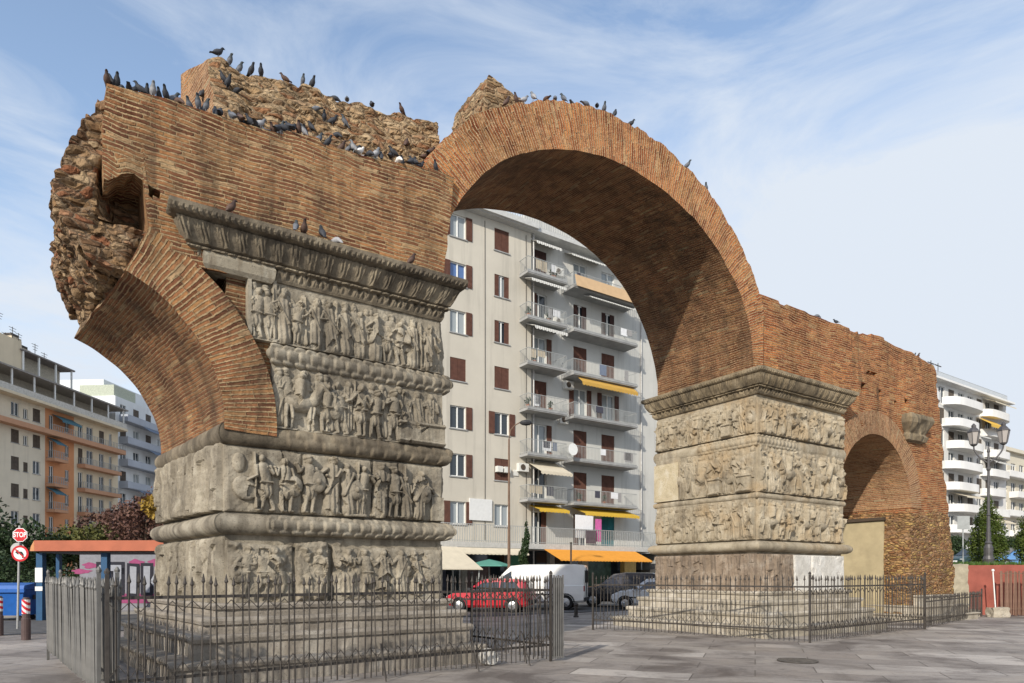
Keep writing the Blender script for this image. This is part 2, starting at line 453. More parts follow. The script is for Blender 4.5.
# ---------------------------------------------------------------- ground
def ground():
    t = NT('plaza_slabs'); ob = t.coord('Object')
    rot = t.node('ShaderNodeMapping'); rot.inputs['Rotation'].default_value = (0, 0, R(20)); t.link(ob, rot.inputs['Vector'])
    b = t.node('ShaderNodeTexBrick'); t.set(b, Scale=1.0); b.inputs['Mortar Size'].default_value = .012; b.inputs['Brick Width'].default_value = 1.9
    b.inputs['Row Height'].default_value = .75; b.inputs['Color1'].default_value = (0, 0, 0, 1); b.inputs['Color2'].default_value = (1, 1, 1, 1)
    b.inputs['Mortar'].default_value = (0.3, .3, .3, 1); b.inputs['Mortar Smooth'].default_value = .3
    t.link(rot.outputs['Vector'], b.inputs['Vector'])
    sep = t.node('ShaderNodeSeparateColor'); t.link(b.outputs['Color'], sep.inputs[0])
    col = t.ramp(sep.outputs[0], [(0, (.235, .205, .18)), (.5, (.295, .262, .23)), (.85, (.35, .312, .275)), (1, (.48, .435, .385))])
    blot = t.ramp(t.noise(ob, .55, 7, .65, .8), [(.36, (.48, .46, .455)), (.52, (1, 1, 1)), (.68, (1.2, 1.17, 1.12))])
    col = t.mix(1.0, col, blot, 'MULTIPLY')
    col = t.mix(t.math('MULTIPLY', b.outputs['Fac'], .75), col, (.10, .085, .07))
    col = t.mix(t.ramp(t.noise(ob, 2.6, 7, .7, .5), [(.56, (0, 0, 0)), (.68, (.55,) * 3)]), col, (.12, .10, .085))
    col = t.mix(t.ramp(t.noise(ob, 26, 2, .5), [(.70, (0, 0, 0)), (.73, (.7,) * 3)]), col, (.50, .48, .44))
    col = t.mix(t.ramp(t.noise(ob, 9, 6, .7), [(.56, (0, 0, 0)), (.72, (.5,) * 3)]), col, (.09, .08, .07))
    rg = t.ramp(t.noise(ob, .8, 5), [(.35, (.5,) * 3), (.65, (.85,) * 3)])
    h = t.math('ADD', t.math('MULTIPLY', b.outputs['Fac'], -1), t.math('MULTIPLY', sep.outputs[0], .35))
    nm = t.bump(h, .01, .7); nm = t.bump(t.noise(ob, 30, 5, .7), .008, .7, nm)
    m = t.done(col, rg, nm, 0, .3)
    g = MB(); n = 60
    xs = np.linspace(-60, 60, 121); ys = np.linspace(-20, 70, 91)
    X, Y = np.meshgrid(xs, ys, indexing='ij')
    Z = .012 * vn(np.stack([X, Y, X * 0], -1), .35, 3)
    g.grid(np.stack([X, Y, Z], -1))
    # out to the horizon
    g.box(-900, 900, 70, 1500, -.3, -.02); g.box(-900, -60, -20, 70, -.3, -.02); g.box(60, 900, -20, 70, -.3, -.02)
    tag(g.build('plaza_paving', m), kind='structure')
    mc = MB().lathe([(.0, .0), (.36, .0), (.36, .012), (.33, .018), (.0, .018)], 5.3, 12.4, 28, 'z', .006)
    for k in range(7): mc.box(5.3 - .26, 5.3 + .26, 12.4 - .24 + .08 * k - .012, 12.4 - .24 + .08 * k + .012, .02, .03)
    tag(mc.build('manhole_cover', plain('cast_iron', (.12, .108, .095), .6, .3, 8, .5, .4), None, (5.3, 12.4, 0)), 'round dark iron manhole cover set in the grey paving', 'manhole cover')
    asph = plain('asphalt', (.10, .097, .093), .9, .25, 3, bump=.5)
    r = MB(); c0, c1 = 22.0, 31.0
    us = np.linspace(-70, 60, 66)
    r.grid([[(u, c, .022) for c in (c0, c1)] for u in us])
    tag(r.build('road', asph, None, (0, 0, 0), ARCH), kind='structure')
    k = MB(); k.box(-70, 60, 31.0, 37.25, -.1, .13)
    tag(k.build('pavement', plain('pavement_slab', (.27, .255, .235), .85, .15, 2, bump=.4), None, (0, 0, 0), ARCH), kind='structure')
    k = MB(); k.box(-70, 60, 30.85, 31.0, -.1, .135)
    tag(k.build('kerb', plain('kerb_stone', (.36, .34, .31), .85, .15, 5), None, (0, 0, 0), ARCH), kind='structure')
ground()

# ---------------------------------------------------------------- the arch
EU = np.array([0.0])
def roughen(amp1=.018, s1=3.2, amp2=.04, s2=.8, seed=0):
    def fn(P):
        d = np.zeros_like(P)
        for k in range(3):
            d[:, k] = amp1 * vn(P, s1, seed + k) + amp2 * vn(P, s2, seed + 10 + k)
        return d
    return fn

def wall_block(mb, uL, uR, c0, c1, zb, zt, du=.07, dz=.07, dc=.14, mf=0, mtop=0, holes=(), back=True, mfun=None):
    """closed wall: front on plane c0, back on c1; uL/uR functions of z, zb/zt functions of u; holes = (u0,u1,z0,z1,depth) pockets in the front"""
    um = .5 * (uL(5.0) + uR(5.0)); L = uR(5.0) - uL(5.0)
    nu = max(4, int(L / du)); zmx = max(zt(uL(7) + .1), zt(uR(7) - .1), zt(um)); zmn = min(zb(uL(7) + .1), zb(uR(7) - .1), zb(um))
    nv = max(4, int((zmx - zmn) / dz))
    S = np.linspace(0, 1, nu + 1); V = np.linspace(0, 1, nv + 1)
    U = np.zeros((nu + 1, nv + 1)); Z = np.zeros_like(U)
    for i, s in enumerate(S):
        ug = uL(7) + (uR(7) - uL(7)) * s
        z0, z1 = zb(ug), zt(ug)
        for j, v in enumerate(V):
            z = z0 + (z1 - z0) * v
            U[i, j] = uL(z) + (uR(z) - uL(z)) * s; Z[i, j] = z
    mask = np.ones((nu, nv), bool)
    Uc = .25 * (U[:-1, :-1] + U[1:, :-1] + U[:-1, 1:] + U[1:, 1:]); Zc = .25 * (Z[:-1, :-1] + Z[1:, :-1] + Z[:-1, 1:] + Z[1:, 1:])
    C = np.full_like(U, c0)
    front = np.stack([U, C, Z], -1)
    for (a, b, z0, z1, dep) in holes:
        wob_ = vn(np.stack([Uc, Zc, Uc * 0], -1), 7, 4); e_ = np.maximum(np.abs((Uc - .5 * (a + b)) / (.5 * (b - a))), np.abs((Zc - .5 * (z0 + z1)) / (.5 * (z1 - z0)))) 
        inside = e_ + .35 * wob_ * (b - a > .3) < 1
        mask &= ~inside
        idx = np.argwhere(inside)
        for (i, j) in idx:
            q = [front[i, j], front[i + 1, j], front[i + 1, j + 1], front[i, j + 1]]
            p = [x + np.array([0, dep, 0]) for x in q]
            uvq = [(x[0], x[2]) for x in q]
            mb.add(p, [(0, 1, 2, 3)], [uvq], mf)
            for (di, dj, e0, e1) in ((-1, 0, 3, 0), (1, 0, 1, 2), (0, -1, 0, 1), (0, 1, 2, 3)):
                ii, jj = i + di, j + dj
                if not (0 <= ii < nu and 0 <= jj < nv) or not inside[ii, jj]:
                    mb.add([q[e0], q[e1], p[e1], p[e0]], [(0, 1, 2, 3)], [[(q[e0][0], q[e0][2]), (q[e1][0], q[e1][2]), (q[e1][0] + dep, q[e1][2]), (q[e0][0] + dep, q[e0][2])]], mf)
    mb.grid(front, np.stack([U, Z], -1), mf, mask)
    nc = max(2, int((c1 - c0) / dc)); Cs = np.linspace(c0, c1, nc + 1)
    if back: mb.grid(np.stack([U, np.full_like(U, c1), Z], -1), np.stack([U, Z], -1), mf, None, True)
    def strip(Ue, Ze, uvf, m):
        P = np.stack([np.repeat(Ue[:, None], nc + 1, 1), np.repeat(Cs[None], len(Ue), 0), np.repeat(Ze[:, None], nc + 1, 1)], -1)
        mb.grid(P, uvf(P), m)
    strip(U[:, -1], Z[:, -1], lambda P: P[..., (0, 1)], mtop)
    strip(U[:, 0], Z[:, 0], lambda P: P[..., (0, 1)], mf)
    strip(U[0], Z[0], lambda P: P[..., (1, 2)], mf)
    strip(U[-1], Z[-1], lambda P: P[..., (1, 2)], mf)

def ragged(base, amp, seed, step=.075, sc=2.2):
    def f(u):
        n = float(fbm(np.array([[u, 0.3, 0.7]]), sc, seed, 3)[0])
        return (base(u) if callable(base) else base) + round(n * amp / step) * step
    return f

arch = thing('triumphal_arch', 'ruined Roman brick triumphal arch on two carved marble piers', 'monument', (10.6, 13.0, 0), ARCH)

AU0, AU1 = 2.1, 5.98       # near pier
BU0, BU1 = 15.49, 19.67
# far pier
CF, CB = 11.2, 14.85
Ls = CB - CF

# --- relief heightfields -------------------------------------------------
def skew(mb):
    def fn(P):
        d = np.zeros_like(P); d[:, 0] = -.125 * np.clip(P[:, 1] - CF, 0, 9) * np.clip((5.9 - P[:, 0]) / 3.8, 0, 1.05); return d
    return mb.displace(fn)
PRE = [lambda m: m]
class Relief:
    def __init__(s, L, H, res, seed):
        s.L, s.H = L, H
        s.nx = max(8, int(L / res)) + 1; s.nz = max(6, int(H / res)) + 1
        s.x = np.linspace(0, L, s.nx); s.z = np.linspace(0, H, s.nz)
        s.X, s.Z = np.meshgrid(s.x, s.z, indexing='ij')
        s.h = np.zeros_like(s.X); s.r = random.Random(seed); s.seed = seed
    def win(s, x0, x1, z0, z1):
        i0, i1 = np.searchsorted(s.x, [x0, x1]); j0, j1 = np.searchsorted(s.z, [z0, z1])
        return slice(max(0, i0 - 1), i1 + 1), slice(max(0, j0 - 1), j1 + 1)
    def blob(s, cx, cz, rx, rz, ht, ang=0, base=0):
        m = max(rx, rz); w = s.win(cx - m, cx + m, cz - m, cz + m)
        X, Z = s.X[w] - cx, s.Z[w] - cz
        a = X * math.cos(ang) + Z * math.sin(ang); b = -X * math.sin(ang) + Z * math.cos(ang)
        d = 1 - (a / rx) ** 2 - (b / rz) ** 2
        s.h[w] = np.maximum(s.h[w], np.where(d > 0, base + ht * np.sqrt(np.maximum(d, 0)), -1))
    def cap(s, x0, z0, x1, z1, r0, r1, ht, base=0, fold=0, fk=60, ph=0):
        m = max(r0, r1)
        w = s.win(min(x0, x1) - m, max(x0, x1) + m, min(z0, z1) - m, max(z0, z1) + m)
        X, Z = s.X[w], s.Z[w]
        dx, dz = x1 - x0, z1 - z0; L2 = dx * dx + dz * dz + 1e-9
        t = np.clip(((X - x0) * dx + (Z - z0) * dz) / L2, 0, 1)
        ex, ez = X - x0 - t * dx, Z - z0 - t * dz
        rr = r0 + (r1 - r0) * t
        d = 1 - (ex ** 2 + ez ** 2) / rr ** 2
        sgn = (ex * dz - ez * dx) / math.sqrt(L2)
        v = base + ht * np.sqrt(np.maximum(d, 0)) + fold * np.sin(sgn * fk + 3 * t + ph)
        s.h[w] = np.maximum(s.h[w], np.where(d > 0, v, -1))
    def figure(s, x, z0, H, ht, back=False):
        r = s.r; ln = r.uniform(-.07, .07) * H; f = r.choice((-1, 1))
        hip = (x, z0 + .48 * H); sh = (x + ln, z0 + .79 * H)
        robe = r.random() < .45
        if not back:
            for sd in (-1, 1):
                kx = x + sd * r.uniform(.03, .10) * H; fx = kx + r.uniform(-.06, .06) * H
                s.cap(x + sd * .05 * H, hip[1], kx, z0 + .25 * H, .062 * H, .05 * H, ht * .7)
                s.cap(kx, z0 + .25 * H, fx, z0 + .03 * H, .045 * H, .034 * H, ht * .65)
                s.blob(fx + f * .03 * H, z0 + .02 * H, .06 * H, .03 * H, ht * .6)
        if robe:
            s.cap(sh[0], sh[1], x + .02 * H, z0 + .10 * H, .115 * H, .15 * H, ht * .9, 0, .011, r.uniform(70, 110), r.random() * 6)
            s.cap(sh[0] + f * .1 * H, sh[1] - .05 * H, x - f * .09 * H, z0 + .38 * H, .045 * H, .055 * H, ht, .004, .006, 120)
        else:
            s.cap(hip[0], hip[1] + .02 * H, sh[0], sh[1] - .04 * H, .10 * H, .125 * H, ht)
            s.cap(x, z0 + .52 * H, x, z0 + .36 * H, .10 * H, .14 * H, ht * .85, 0, .010, 95, r.random() * 6)
            s.cap(x - .1 * H, z0 + .5 * H, x + .1 * H, z0 + .5 * H, .02 * H, .02 * H, ht * .35, ht * .75)
        s.blob(x + ln * 1.2 + f * .01 * H, z0 + .92 * H, .062 * H, .078 * H, ht * 1.05)
        if r.random() < .4: s.blob(x + ln * 1.2, z0 + .965 * H, .075 * H, .05 * H, ht * 1.1)
        for sd in (-1, 1):
            a = (sh[0] + sd * .12 * H, sh[1] - .01 * H)
            e = (a[0] + sd * r.uniform(-.02, .14) * H, a[1] - r.uniform(.05, .2) * H)
            hd = (e[0] + r.uniform(-.16, .18) * H * sd, e[1] + r.uniform(-.16, .14) * H)
            s.cap(*a, *e, .045 * H, .038 * H, ht * .8, .006); s.cap(*e, *hd, .036 * H, .028 * H, ht * .85, .008)
            s.blob(hd[0], hd[1], .032 * H, .034 * H, ht, 0, .004)
        q = r.random()
        if q < .28:
            cx, cz = x + f * .12 * H, z0 + r.uniform(.42, .58) * H
            s.blob(cx, cz, .15 * H, .19 * H, ht * .5, 0, ht * .65); s.blob(cx, cz, .05 * H, .06 * H, ht * .4, 0, ht * 1.0)
        elif q < .5:
            s.cap(x + f * .17 * H, z0 + .05 * H, x + f * .2 * H, z0 + 1.02 * H, .012 * H, .012 * H, ht * .5, ht * .3)
    def horse(s, x, z0, H, ht, f):
        s.blob(x, z0 + .5 * H, .34 * H, .17 * H, ht, 0)
        s.cap(x + f * .26 * H, z0 + .55 * H, x + f * .42 * H, z0 + .86 * H, .13 * H, .075 * H, ht)
        s.cap(x + f * .42 * H, z0 + .86 * H, x + f * .56 * H, z0 + .72 * H, .07 * H, .045 * H, ht * 1.1)
        for dx in (-.25, -.17, .2, .28):
            k = s.r.uniform(-.05, .1) * f
            s.cap(x + dx * H, z0 + .42 * H, x + (dx + k) * H, z0 + .22 * H, .055 * H, .038 * H, ht * .8)
            s.cap(x + (dx + k) * H, z0 + .22 * H, x + (dx + k * .3) * H, z0 + .02 * H, .034 * H, .026 * H, ht * .75)
        s.cap(x - f * .32 * H, z0 + .55 * H, x - f * .42 * H, z0 + .2 * H, .04 * H, .03 * H, ht * .6)
        s.cap(x, z0 + .62 * H, x + .02 * H, z0 + .88 * H, .10 * H, .11 * H, ht * 1.1); s.blob(x + .03 * H, z0 + 1.0 * H, .06 * H, .07 * H, ht * 1.15)
    def altar(s, x, z0, H, ht):
        w = s.win(x - .16 * H, x + .16 * H, z0, z0 + .42 * H); s.h[w] = np.maximum(s.h[w], ht * .8)
        for zz in (.03, .38): s.cap(x - .17 * H, z0 + zz * H, x + .17 * H, z0 + zz * H, .03 * H, .03 * H, ht * .4, ht * .7)
    def people(s, gap=.27, ht=.085, horses=.18, z0=.03, crowd=True, Hf=.86):
        H = s.H * Hf
        if crowd:
            x = .1
            while x < s.L - .05:
                s.figure(x, z0 + .07 * s.H, H * s.r.uniform(.95, 1.0), ht * .45, True); x += gap * s.r.uniform(.6, .9)
        x = .14
        while x < s.L - .1:
            q = s.r.random()
            if q < horses and x < s.L - .5:
                s.horse(x + .34 * H, z0, H * .95, ht, s.r.choice((-1, 1))); x += .82 * H
            elif q < horses + .06:
                s.altar(x, z0, H, ht); x += gap
            else:
                s.figure(x, z0, H * s.r.uniform(.86, 1.0), ht * s.r.uniform(.8, 1.1)); x += gap * s.r.uniform(.75, 1.25)
        return s
    def bar(s, x0, x1, z0, z1, ht):
        w = (s.X > x0) & (s.X < x1) & (s.Z > z0) & (s.Z < z1); s.h[w] = np.maximum(s.h[w], ht); return s
    def joints(s, xs, depth=.05, w=.012):
        for x in xs: s.h[np.abs(s.X - x - .02 * np.sin(s.Z * 9 + x)) < w] -= depth
        return s
    def slabs(s, n, amp=.03, top=.04):
        """plain dressed blocks with worn edges and gaps"""
        e = [0] + sorted(s.r.uniform(.12, .88) * s.L for _ in range(n - 1)) + [s.L]
        for a, b in zip(e[:-1], e[1:]):
            k = s.r.uniform(0, amp)
            d = np.minimum(np.minimum(s.X - a, b - s.X), np.minimum(s.H - top - s.Z, s.Z + .02))
            q = np.clip(d / .07, 0, 1); s.h = np.maximum(s.h, np.where(d > 0, k + .05 * (1 - (1 - q) ** 2), -1))
        return s
    def streaks(s, amp=.07):
        P = np.stack([s.X * 5.5, s.Z * .8, s.X * 0 + s.seed], -1); s.h += 1.7 * amp * np.abs(fbm(P, 1.0, s.seed, 4)) + .05 * fbm(P * np.array([2.5, 2, 1]), 1.0, s.seed + 5, 3)
        return s
    def erode(s, wear=.35, fine=.010, loss=.3):
        P = np.stack([s.X, s.Z, s.X * 0 + s.seed * 3.1], -1)
        s.h *= 1 - wear * (.5 + .5 * fbm(P, 3.0, s.seed, 3))
        k = np.clip((fbm(P, 1.7, s.seed + 9, 4) - loss) * 6, 0, 1); s.h *= 1 - .75 * k
        f1_, f2_, id_ = worley(P, 6.5, s.seed + 21); s.h = np.where((id_ < .13) & (s.h > .05), .04 + .3 * (s.h - .04), s.h)
        s.h += fine * fbm(P, 14, s.seed + 3, 4) + .012 * fbm(P, 4, s.seed + 4, 3)
        return s

def panel(parent, rel, origin, du, mat, base=.03, name='relief_panel', extra=None):
    """origin (u,c,z) of the lower left corner, du = unit direction along the panel in (u,c); the relief rises to the left-hand outside"""
    n = (du[1], -du[0])
    h = rel.h + base
    k = np.ones_like(h); k[0, :] = k[-1, :] = k[:, 0] = k[:, -1] = 0
    o = np.where(k > 0, h, -.06)
    P = np.stack([origin[0] + du[0] * rel.X + n[0] * o, origin[1] + du[1] * rel.X + n[1] * o, origin[2] + rel.Z], -1)
    return PRE[0](MB().grid(P)).build(name, mat, parent, smooth=False)

def ringstack(rect, prof, disp=None, step=.06, faces=('f', 'l', 'r', 'b')):
    """profile (outset, z) swept round a rectangle; disp(s, z, k) -> extra outset along the outward normal"""
    u0, u1, c0, c1 = rect
    corners = [(u0, c1), (u0, c0), (u1, c0), (u1, c1)]
    pts = []; s_acc = 0
    for e in range(4):
        a, b = corners[e], corners[(e + 1) % 4]
        L = math.hypot(b[0] - a[0], b[1] - a[1]); n = max(2, int(L / step)) if e < 3 else 6
        d = ((b[0] - a[0]) / L, (b[1] - a[1]) / L); nn = (d[1], -d[0])
        for i in range(n):
            t = i / n
            pts.append((a[0] + d[0] * L * t, a[1] + d[1] * L * t, e, t, n, s_acc + L * t, nn))
        s_acc += L
    N = len(pts); P = np.zeros((N + 1, len(prof), 3))
    S = np.array([p[5] for p in pts])
    for k, (o, z) in enumerate(prof):
        dd = disp(S, z, k) if disp is not None else np.zeros(N)
        for i, (u, c, e, t, n, s, nn) in enumerate(pts):
            oo = o + float(dd[i])
            if t == 0:
                pn = pts[i - 1][6]; P[i, k] = (u + (nn[0] + pn[0]) * oo, c + (nn[1] + pn[1]) * oo, z)
            else: 
                # stretch along the edge so that corners mitre
                a = corners[e]; b = corners[(e + 1) % 4]
                tx = (t - .5) * 2 * o
                dx, dy = (b[0] - a[0]), (b[1] - a[1]); L = math.hypot(dx, dy)
                P[i, k] = (u + nn[0] * oo + dx / L * tx, c + nn[1] * oo + dy / L * tx, z)
    P[N] = P[0]
    return MB().grid(P)

def torus_prof(zc, R_, depth, n=9, tuck=.08):
    return [(-tuck, zc - R_)] + [(depth * math.cos(a), zc + R_ * math.sin(a)) for a in np.linspace(-math.pi / 2, math.pi / 2, n)] + [(-tuck, zc + R_)]
def leafy(amp, n, seed, s0=None, s1=None, lens=.13, rows=5):
    """overlapping laurel leaves laid along the moulding"""
    def f(S, z, k):
        if k == 0 or k == n + 1: return np.zeros_like(S)
        y = (k - 1) / (n - 1) * rows; r_ = math.floor(y); fy = y - r_
        x = S / lens + .5 * (r_ % 2) + .12 * np.sin(S * 3); fx = x - np.floor(x)
        v = np.sqrt(np.maximum(0, 1 - (2 * fy - 1) ** 2)) * (1 - fx) ** .5 * np.minimum(1, fx * 9)
        P = np.stack([S, S * 0 + z, S * 0 + seed], -1)
        v = v * np.clip(1.05 + .9 * fbm(P, 1.1, seed + 2, 3), 0.1, 1)
        if s0 is not None: v = v * ((S > s0) & (S < s1))
        return amp * v - amp * .5 + .02 * fbm(P, 3, seed, 4) + .03 * np.minimum(0, fbm(P, 1.3, seed + 5, 3))
    return f
def rope(amp, n, seed, lens=.13):
    def f(S, z, k):
        if k == 0 or k == n + 1: return np.zeros_like(S)
        a = np.sin(S * 2 * math.pi / lens + k * 1.57); b = np.sin(S * 2 * math.pi / lens - k * 1.57)
        P = np.stack([S, S * 0 + z, S * 0 + seed], -1)
        return amp * np.maximum(a, b) + .02 * fbm(P, 3, seed, 4)
    return f
def carved(amp, seed, ks, lens=.2):
    def f(S, z, k):
        P = np.stack([S, S * 0 + z, S * 0 + seed], -1)
        v = .014 * fbm(P, 5, seed, 4) + .035 * np.minimum(0, fbm(P, 1.6, seed + 4, 3) + .15)
        keep = np.clip(.8 + 1.2 * fbm(P, .9, seed + 3, 3), .1, 1)
        if 8 < k < 15:                       # palmettes
            x = (S / .24) % 1.0 * 2 - 1; h = (k - 8) / 7.0
            env = np.sqrt(np.maximum(0, 1 - (x / (.35 + .6 * h)) ** 2))
            v = v + keep * (.045 * env * (.6 + .4 * np.cos(x / (.25 + .75 * h) * math.pi * 3.0)) - .03)
        elif 2 < k < 7:                      # scrolls of the frieze
            x = (S / .17); h = (k - 3) / 3.0
            v = v + keep * (.035 * np.maximum(np.sin(x * 6.283 + 2.2 * h), np.cos(x * 3.1416 * 3 - 2.5 * h)) - .012)
        elif 15 < k < 18:                    # bead row
            v = v + keep * .018 * np.sign(np.sin(S * 6.283 / .075))
        return v
    return f
def worn(amp, seed, sc=2.5, chip=.06):
    def f(S, z, k):
        P = np.stack([S, S * 0 + z * 2, S * 0 + seed], -1)
        return amp * fbm(P, sc, seed, 4) + chip * np.minimum(0, fbm(P, 1.2, seed + 6, 4) + .12) * 2
    return f

def corn_prof(z0, z1, out):
    H = z1 - z0
    return [(-.1, z0), (.06, z0), (.08, z0 + .05 * H), (.09, z0 + .12 * H), (.10, z0 + .19 * H), (.09, z0 + .25 * H), (.16, z0 + .27 * H), (.16, z0 + .31 * H),
            (.11, z0 + .33 * H), (.20, z0 + .36 * H), (.235, z0 + .44 * H), (.265, z0 + .51 * H), (.29, z0 + .58 * H), (.31, z0 + .66 * H), (.325, z0 + .72 * H), (.28, z0 + .75 * H),
            (out - .03, z0 + .78 * H), (out, z0 + .82 * H), (out + .01, z0 + .89 * H), (out, z0 + .97 * H), (out - .06, z0 + H), (-.4, z0 + H + .02)]

def build_pier(u0, u1, label, sets, m_stone, m_corn, m_step, corn_rect, corn_z, steps, m_plinth):
    core = MB()
    core.box(u0 + .03, u1 - .03, CF + .04, CB, 0, 3.9)
    core.box(u0 + (.5 if u0 < 5 else .03), u1 - .03, CF + .04, CB, 3.9, 6.6)
    pier = PRE[0](core).build('pier', m_stone, arch)
    if label: pier['label'] = label
    for (kind, rel, org, du, mat) in sets:
        o = panel(pier, rel, org, du, mat or m_stone, name=kind)
    c = ringstack(corn_rect, corn_prof(*corn_z), carved(.03, int(u0 * 10), ()), .022)
    PRE[0](c).build('cornice', m_corn, pier, smooth=False)
    for i, (rect, prof, seed) in enumerate(steps):
        s = ringstack(rect, prof, worn(.022, seed, 2.2, .07), .05)
        PRE[0](s).build('step', m_step, pier)
    return pier

F = (1.0, 0.0); LFT = (0.0, -1.0); RGT = (0.0, 1.0)
def step_prof(z0, z1, o, inner, lip=.05):
    H = z1 - z0
    return [(o - .05, z0), (o - .045, z0 + H * .3), (o - .05, z1 - lip * 1.7), (o - .01, z1 - lip * 1.55), (o + .01, z1 - lip * .7), (o, z1 - .012), (o - .025, z1), (inner, z1 + .005)]
def front_people(L, H, seed, res=.0108, **k):
    e = {a: k.pop(a) for a in ('wear', 'loss', 'fine') if a in k}
    r = Relief(L, H, res, seed).people(**k)
    r.bar(0, L, 0, .035, .05)
    return r.erode(**e)

# near pier
setsA = []
r = front_people(3.46, 1.02, 11, gap=.25, ht=.14, horses=.15, Hf=.82, wear=.35, loss=.4); r.bar(0, .07, 0, 1.02, .07); r.bar(.40, .46, 0, 1.02, .06); r.h = np.maximum(r.h, -.04)
setsA.append(('relief_panel', r, (2.44, CF, 5.36), F, None))
r = front_people(3.14, 1.06, 12, gap=.31, ht=.17, horses=.22, wear=.25, loss=.42); setsA.append(('relief_panel', r, (2.82, CF, 3.98), F, None))
r = Relief(3.86, 1.06, .0108, 13)
r.slabs(5, .015, .02); r.h -= .05
for x, hh in ((.62, .86), (.95, .84), (1.33, .9), (1.68, .92), (1.98, .86), (2.22, .84), (2.56, .9), (2.86, .86), (3.08, .7), (3.32, .84)): r.figure(x, .03, 1.06 * hh, .165)
r.altar(2.12, .0, 1.0, .11); r.blob(.3, .38, .17, .2, .06, .5, .05); r.blob(3.35, .55, .16, .2, .05, 0, .08); r.bar(3.58, 3.84, 0, .45, .08); r.blob(.22, .78, .1, .16, .07)
r.joints([.9, 2.45], .04); r.erode(.15, .012, .42); setsA.append(('relief_panel', r, (2.11, CF, 2.60), F, None))
r = Relief(3.82, 1.08, .0108, 14)
def low_block(r, a, b, top, k):
    d = np.minimum(np.minimum(r.X - a, b - r.X), np.minimum(top - r.Z - .06 * np.abs(np.sin(r.X * 2.1)), r.Z + .03))
    q = np.clip(d / .09, 0, 1); r.h = np.maximum(r.h, np.where(d > 0, k + .07 * (1 - (1 - q) ** 2), -1))
r.h -= .12
for a, b, tp, k in ((.02, 1.02, 1.02, .05), (1.08, 1.62, 1.04, .06), (1.70, 3.8, 1.0, .045)): low_block(r, a, b, tp, k)
g = Relief(3.82, 1.08, .0108, 15)
for x in (.25, .55, .8, 1.2, 1.5, 1.95, 2.3, 2.62, 2.95, 3.25): g.figure(x, .12, .8, .11)
g.blob(3.55, .62, .2, .24, .05); g.blob(.45, .7, .3, .09, .06, .7)
r.h = r.h + .75 * np.maximum(g.h, 0) * (r.h > 0); r.erode(.35, .016, .25); setsA.append(('relief_panel', r, (2.13, CF, 1.13), F, None))
for z0, H, sd in ((1.13, 1.08, 21), (2.60, 1.10, 22)):
    rr = Relief(CB - CF - .1, H, .02, sd).slabs(3, .05, .03).streaks(.10).erode(.2, .02, .5)
    setsA.append(('side_face', rr, (AU0, CB - .05, z0), LFT, None))
for z0, H, sd in ((1.13, 1.08, 26), (2.60, 1.06, 27), (3.98, 1.06, 28), (5.36, 1.02, 29)):
    rr = Relief(CB - CF - .05, H, .03, sd).streaks(.12).erode(.2, .02, .5)
    setsA.append(('side_face', rr, (AU1 - .05, CF + .02, z0), RGT, None))
R4 = (AU0, AU1, CF, CB)
stepsA = [((AU0 - .15, AU1 + .1, CF - .12, CB + .2), step_prof(.95, 1.16, .03, -.35, .06), 31), ((AU0 - .15, AU1 + .1, CF - .12, CB + .2), step_prof(.70, .95, .22, -.1, .07), 32),
          ((AU0 - .15, AU1 - .08, CF - .12, CB + .2), step_prof(.34, .70, .42, .15, .07), 33), ((AU0 - .15, AU1 - .22, CF - .12, CB + .2), step_prof(-.05, .34, .70, .3, .06), 34)]
PRE[0] = skew
pierA = build_pier(AU0, AU1, 'dark grey marble pier carved with four tiers of figures', setsA, M_STONE_A, M_CORN_A, M_STEP_A,
                   (1.72, 5.86, CF, CB), (6.36, 7.12, .42), stepsA, None)
n = 9
PRE[0](ringstack((2.9, 5.98, CF, CB), torus_prof(5.19, .18, .13, 26), leafy(.075, 26, 41, lens=.19, rows=3), .016)).build('moulding', M_STONE_A, pierA, smooth=True)
PRE[0](ringstack((AU0 + .02, AU1, CF, CB), torus_prof(3.83, .17, .14, 20), leafy(.05, 20, 42, Ls + 1.0, Ls + 8, .26, 2), .02)).build('moulding', M_CORN_A, pierA, smooth=True)
Ls = CB - CF
PRE[0](ringstack((AU0, AU1, CF, CB), torus_prof(2.41, .17, .19, 26), leafy(.07, 26, 43, Ls + .75, Ls + 8, .19, 3), .016)).build('moulding', M_STONE_A, pierA, smooth=True)
# smooth fascia block let in under the cornice's left end
ringstack((1.95, 2.7, CF + .02, CF + .8), [(-.1, 6.28), (.12, 6.30), (.16, 6.36), (.17, 6.50), (.15, 6.56), (-.1, 6.57)], worn(.01, 48, 4, .03), .05).build('fascia_block', stone_mat('streaked_marble', (.32, .28, .21), (.12, .085, .05), (.40, .37, .3), .8, (.47, .58)), pierA)

PRE[0] = lambda m: m
# far pier
setsB = []
LB = BU1 - BU0; SB = CB - CF
for z0, H, sd, hz_, gp in ((5.42, .98, 51, .12, .30), (3.84, 1.32, 52, .35, .36), (2.55, 1.14, 53, .2, .40)):
    k = dict(wear=.2, loss=.33, fine=.012)
    setsB.append(('relief_panel', front_people(LB - .04, H, sd, .0135, gap=gp, ht=.18, horses=hz_, **k), (BU0 + .02, CF, z0), F, None))
    rr = front_people(SB - .06, H, sd + 10, .0135, gap=gp, ht=.16, horses=hz_, **k)
    if z0 == 3.84: rr.h = np.where(rr.X < .95, .035 + .004 * vn(np.stack([rr.X, rr.Z, rr.X], -1), 4, 1), rr.h)
    setsB.append(('relief_panel', rr, (BU0, CB - .03, z0), LFT, None))
M_PATCH = stone_mat('pale_repair_stone', (.50, .42, .28), (.25, .18, .1), (.58, .52, .4), .3, (.56, .75))
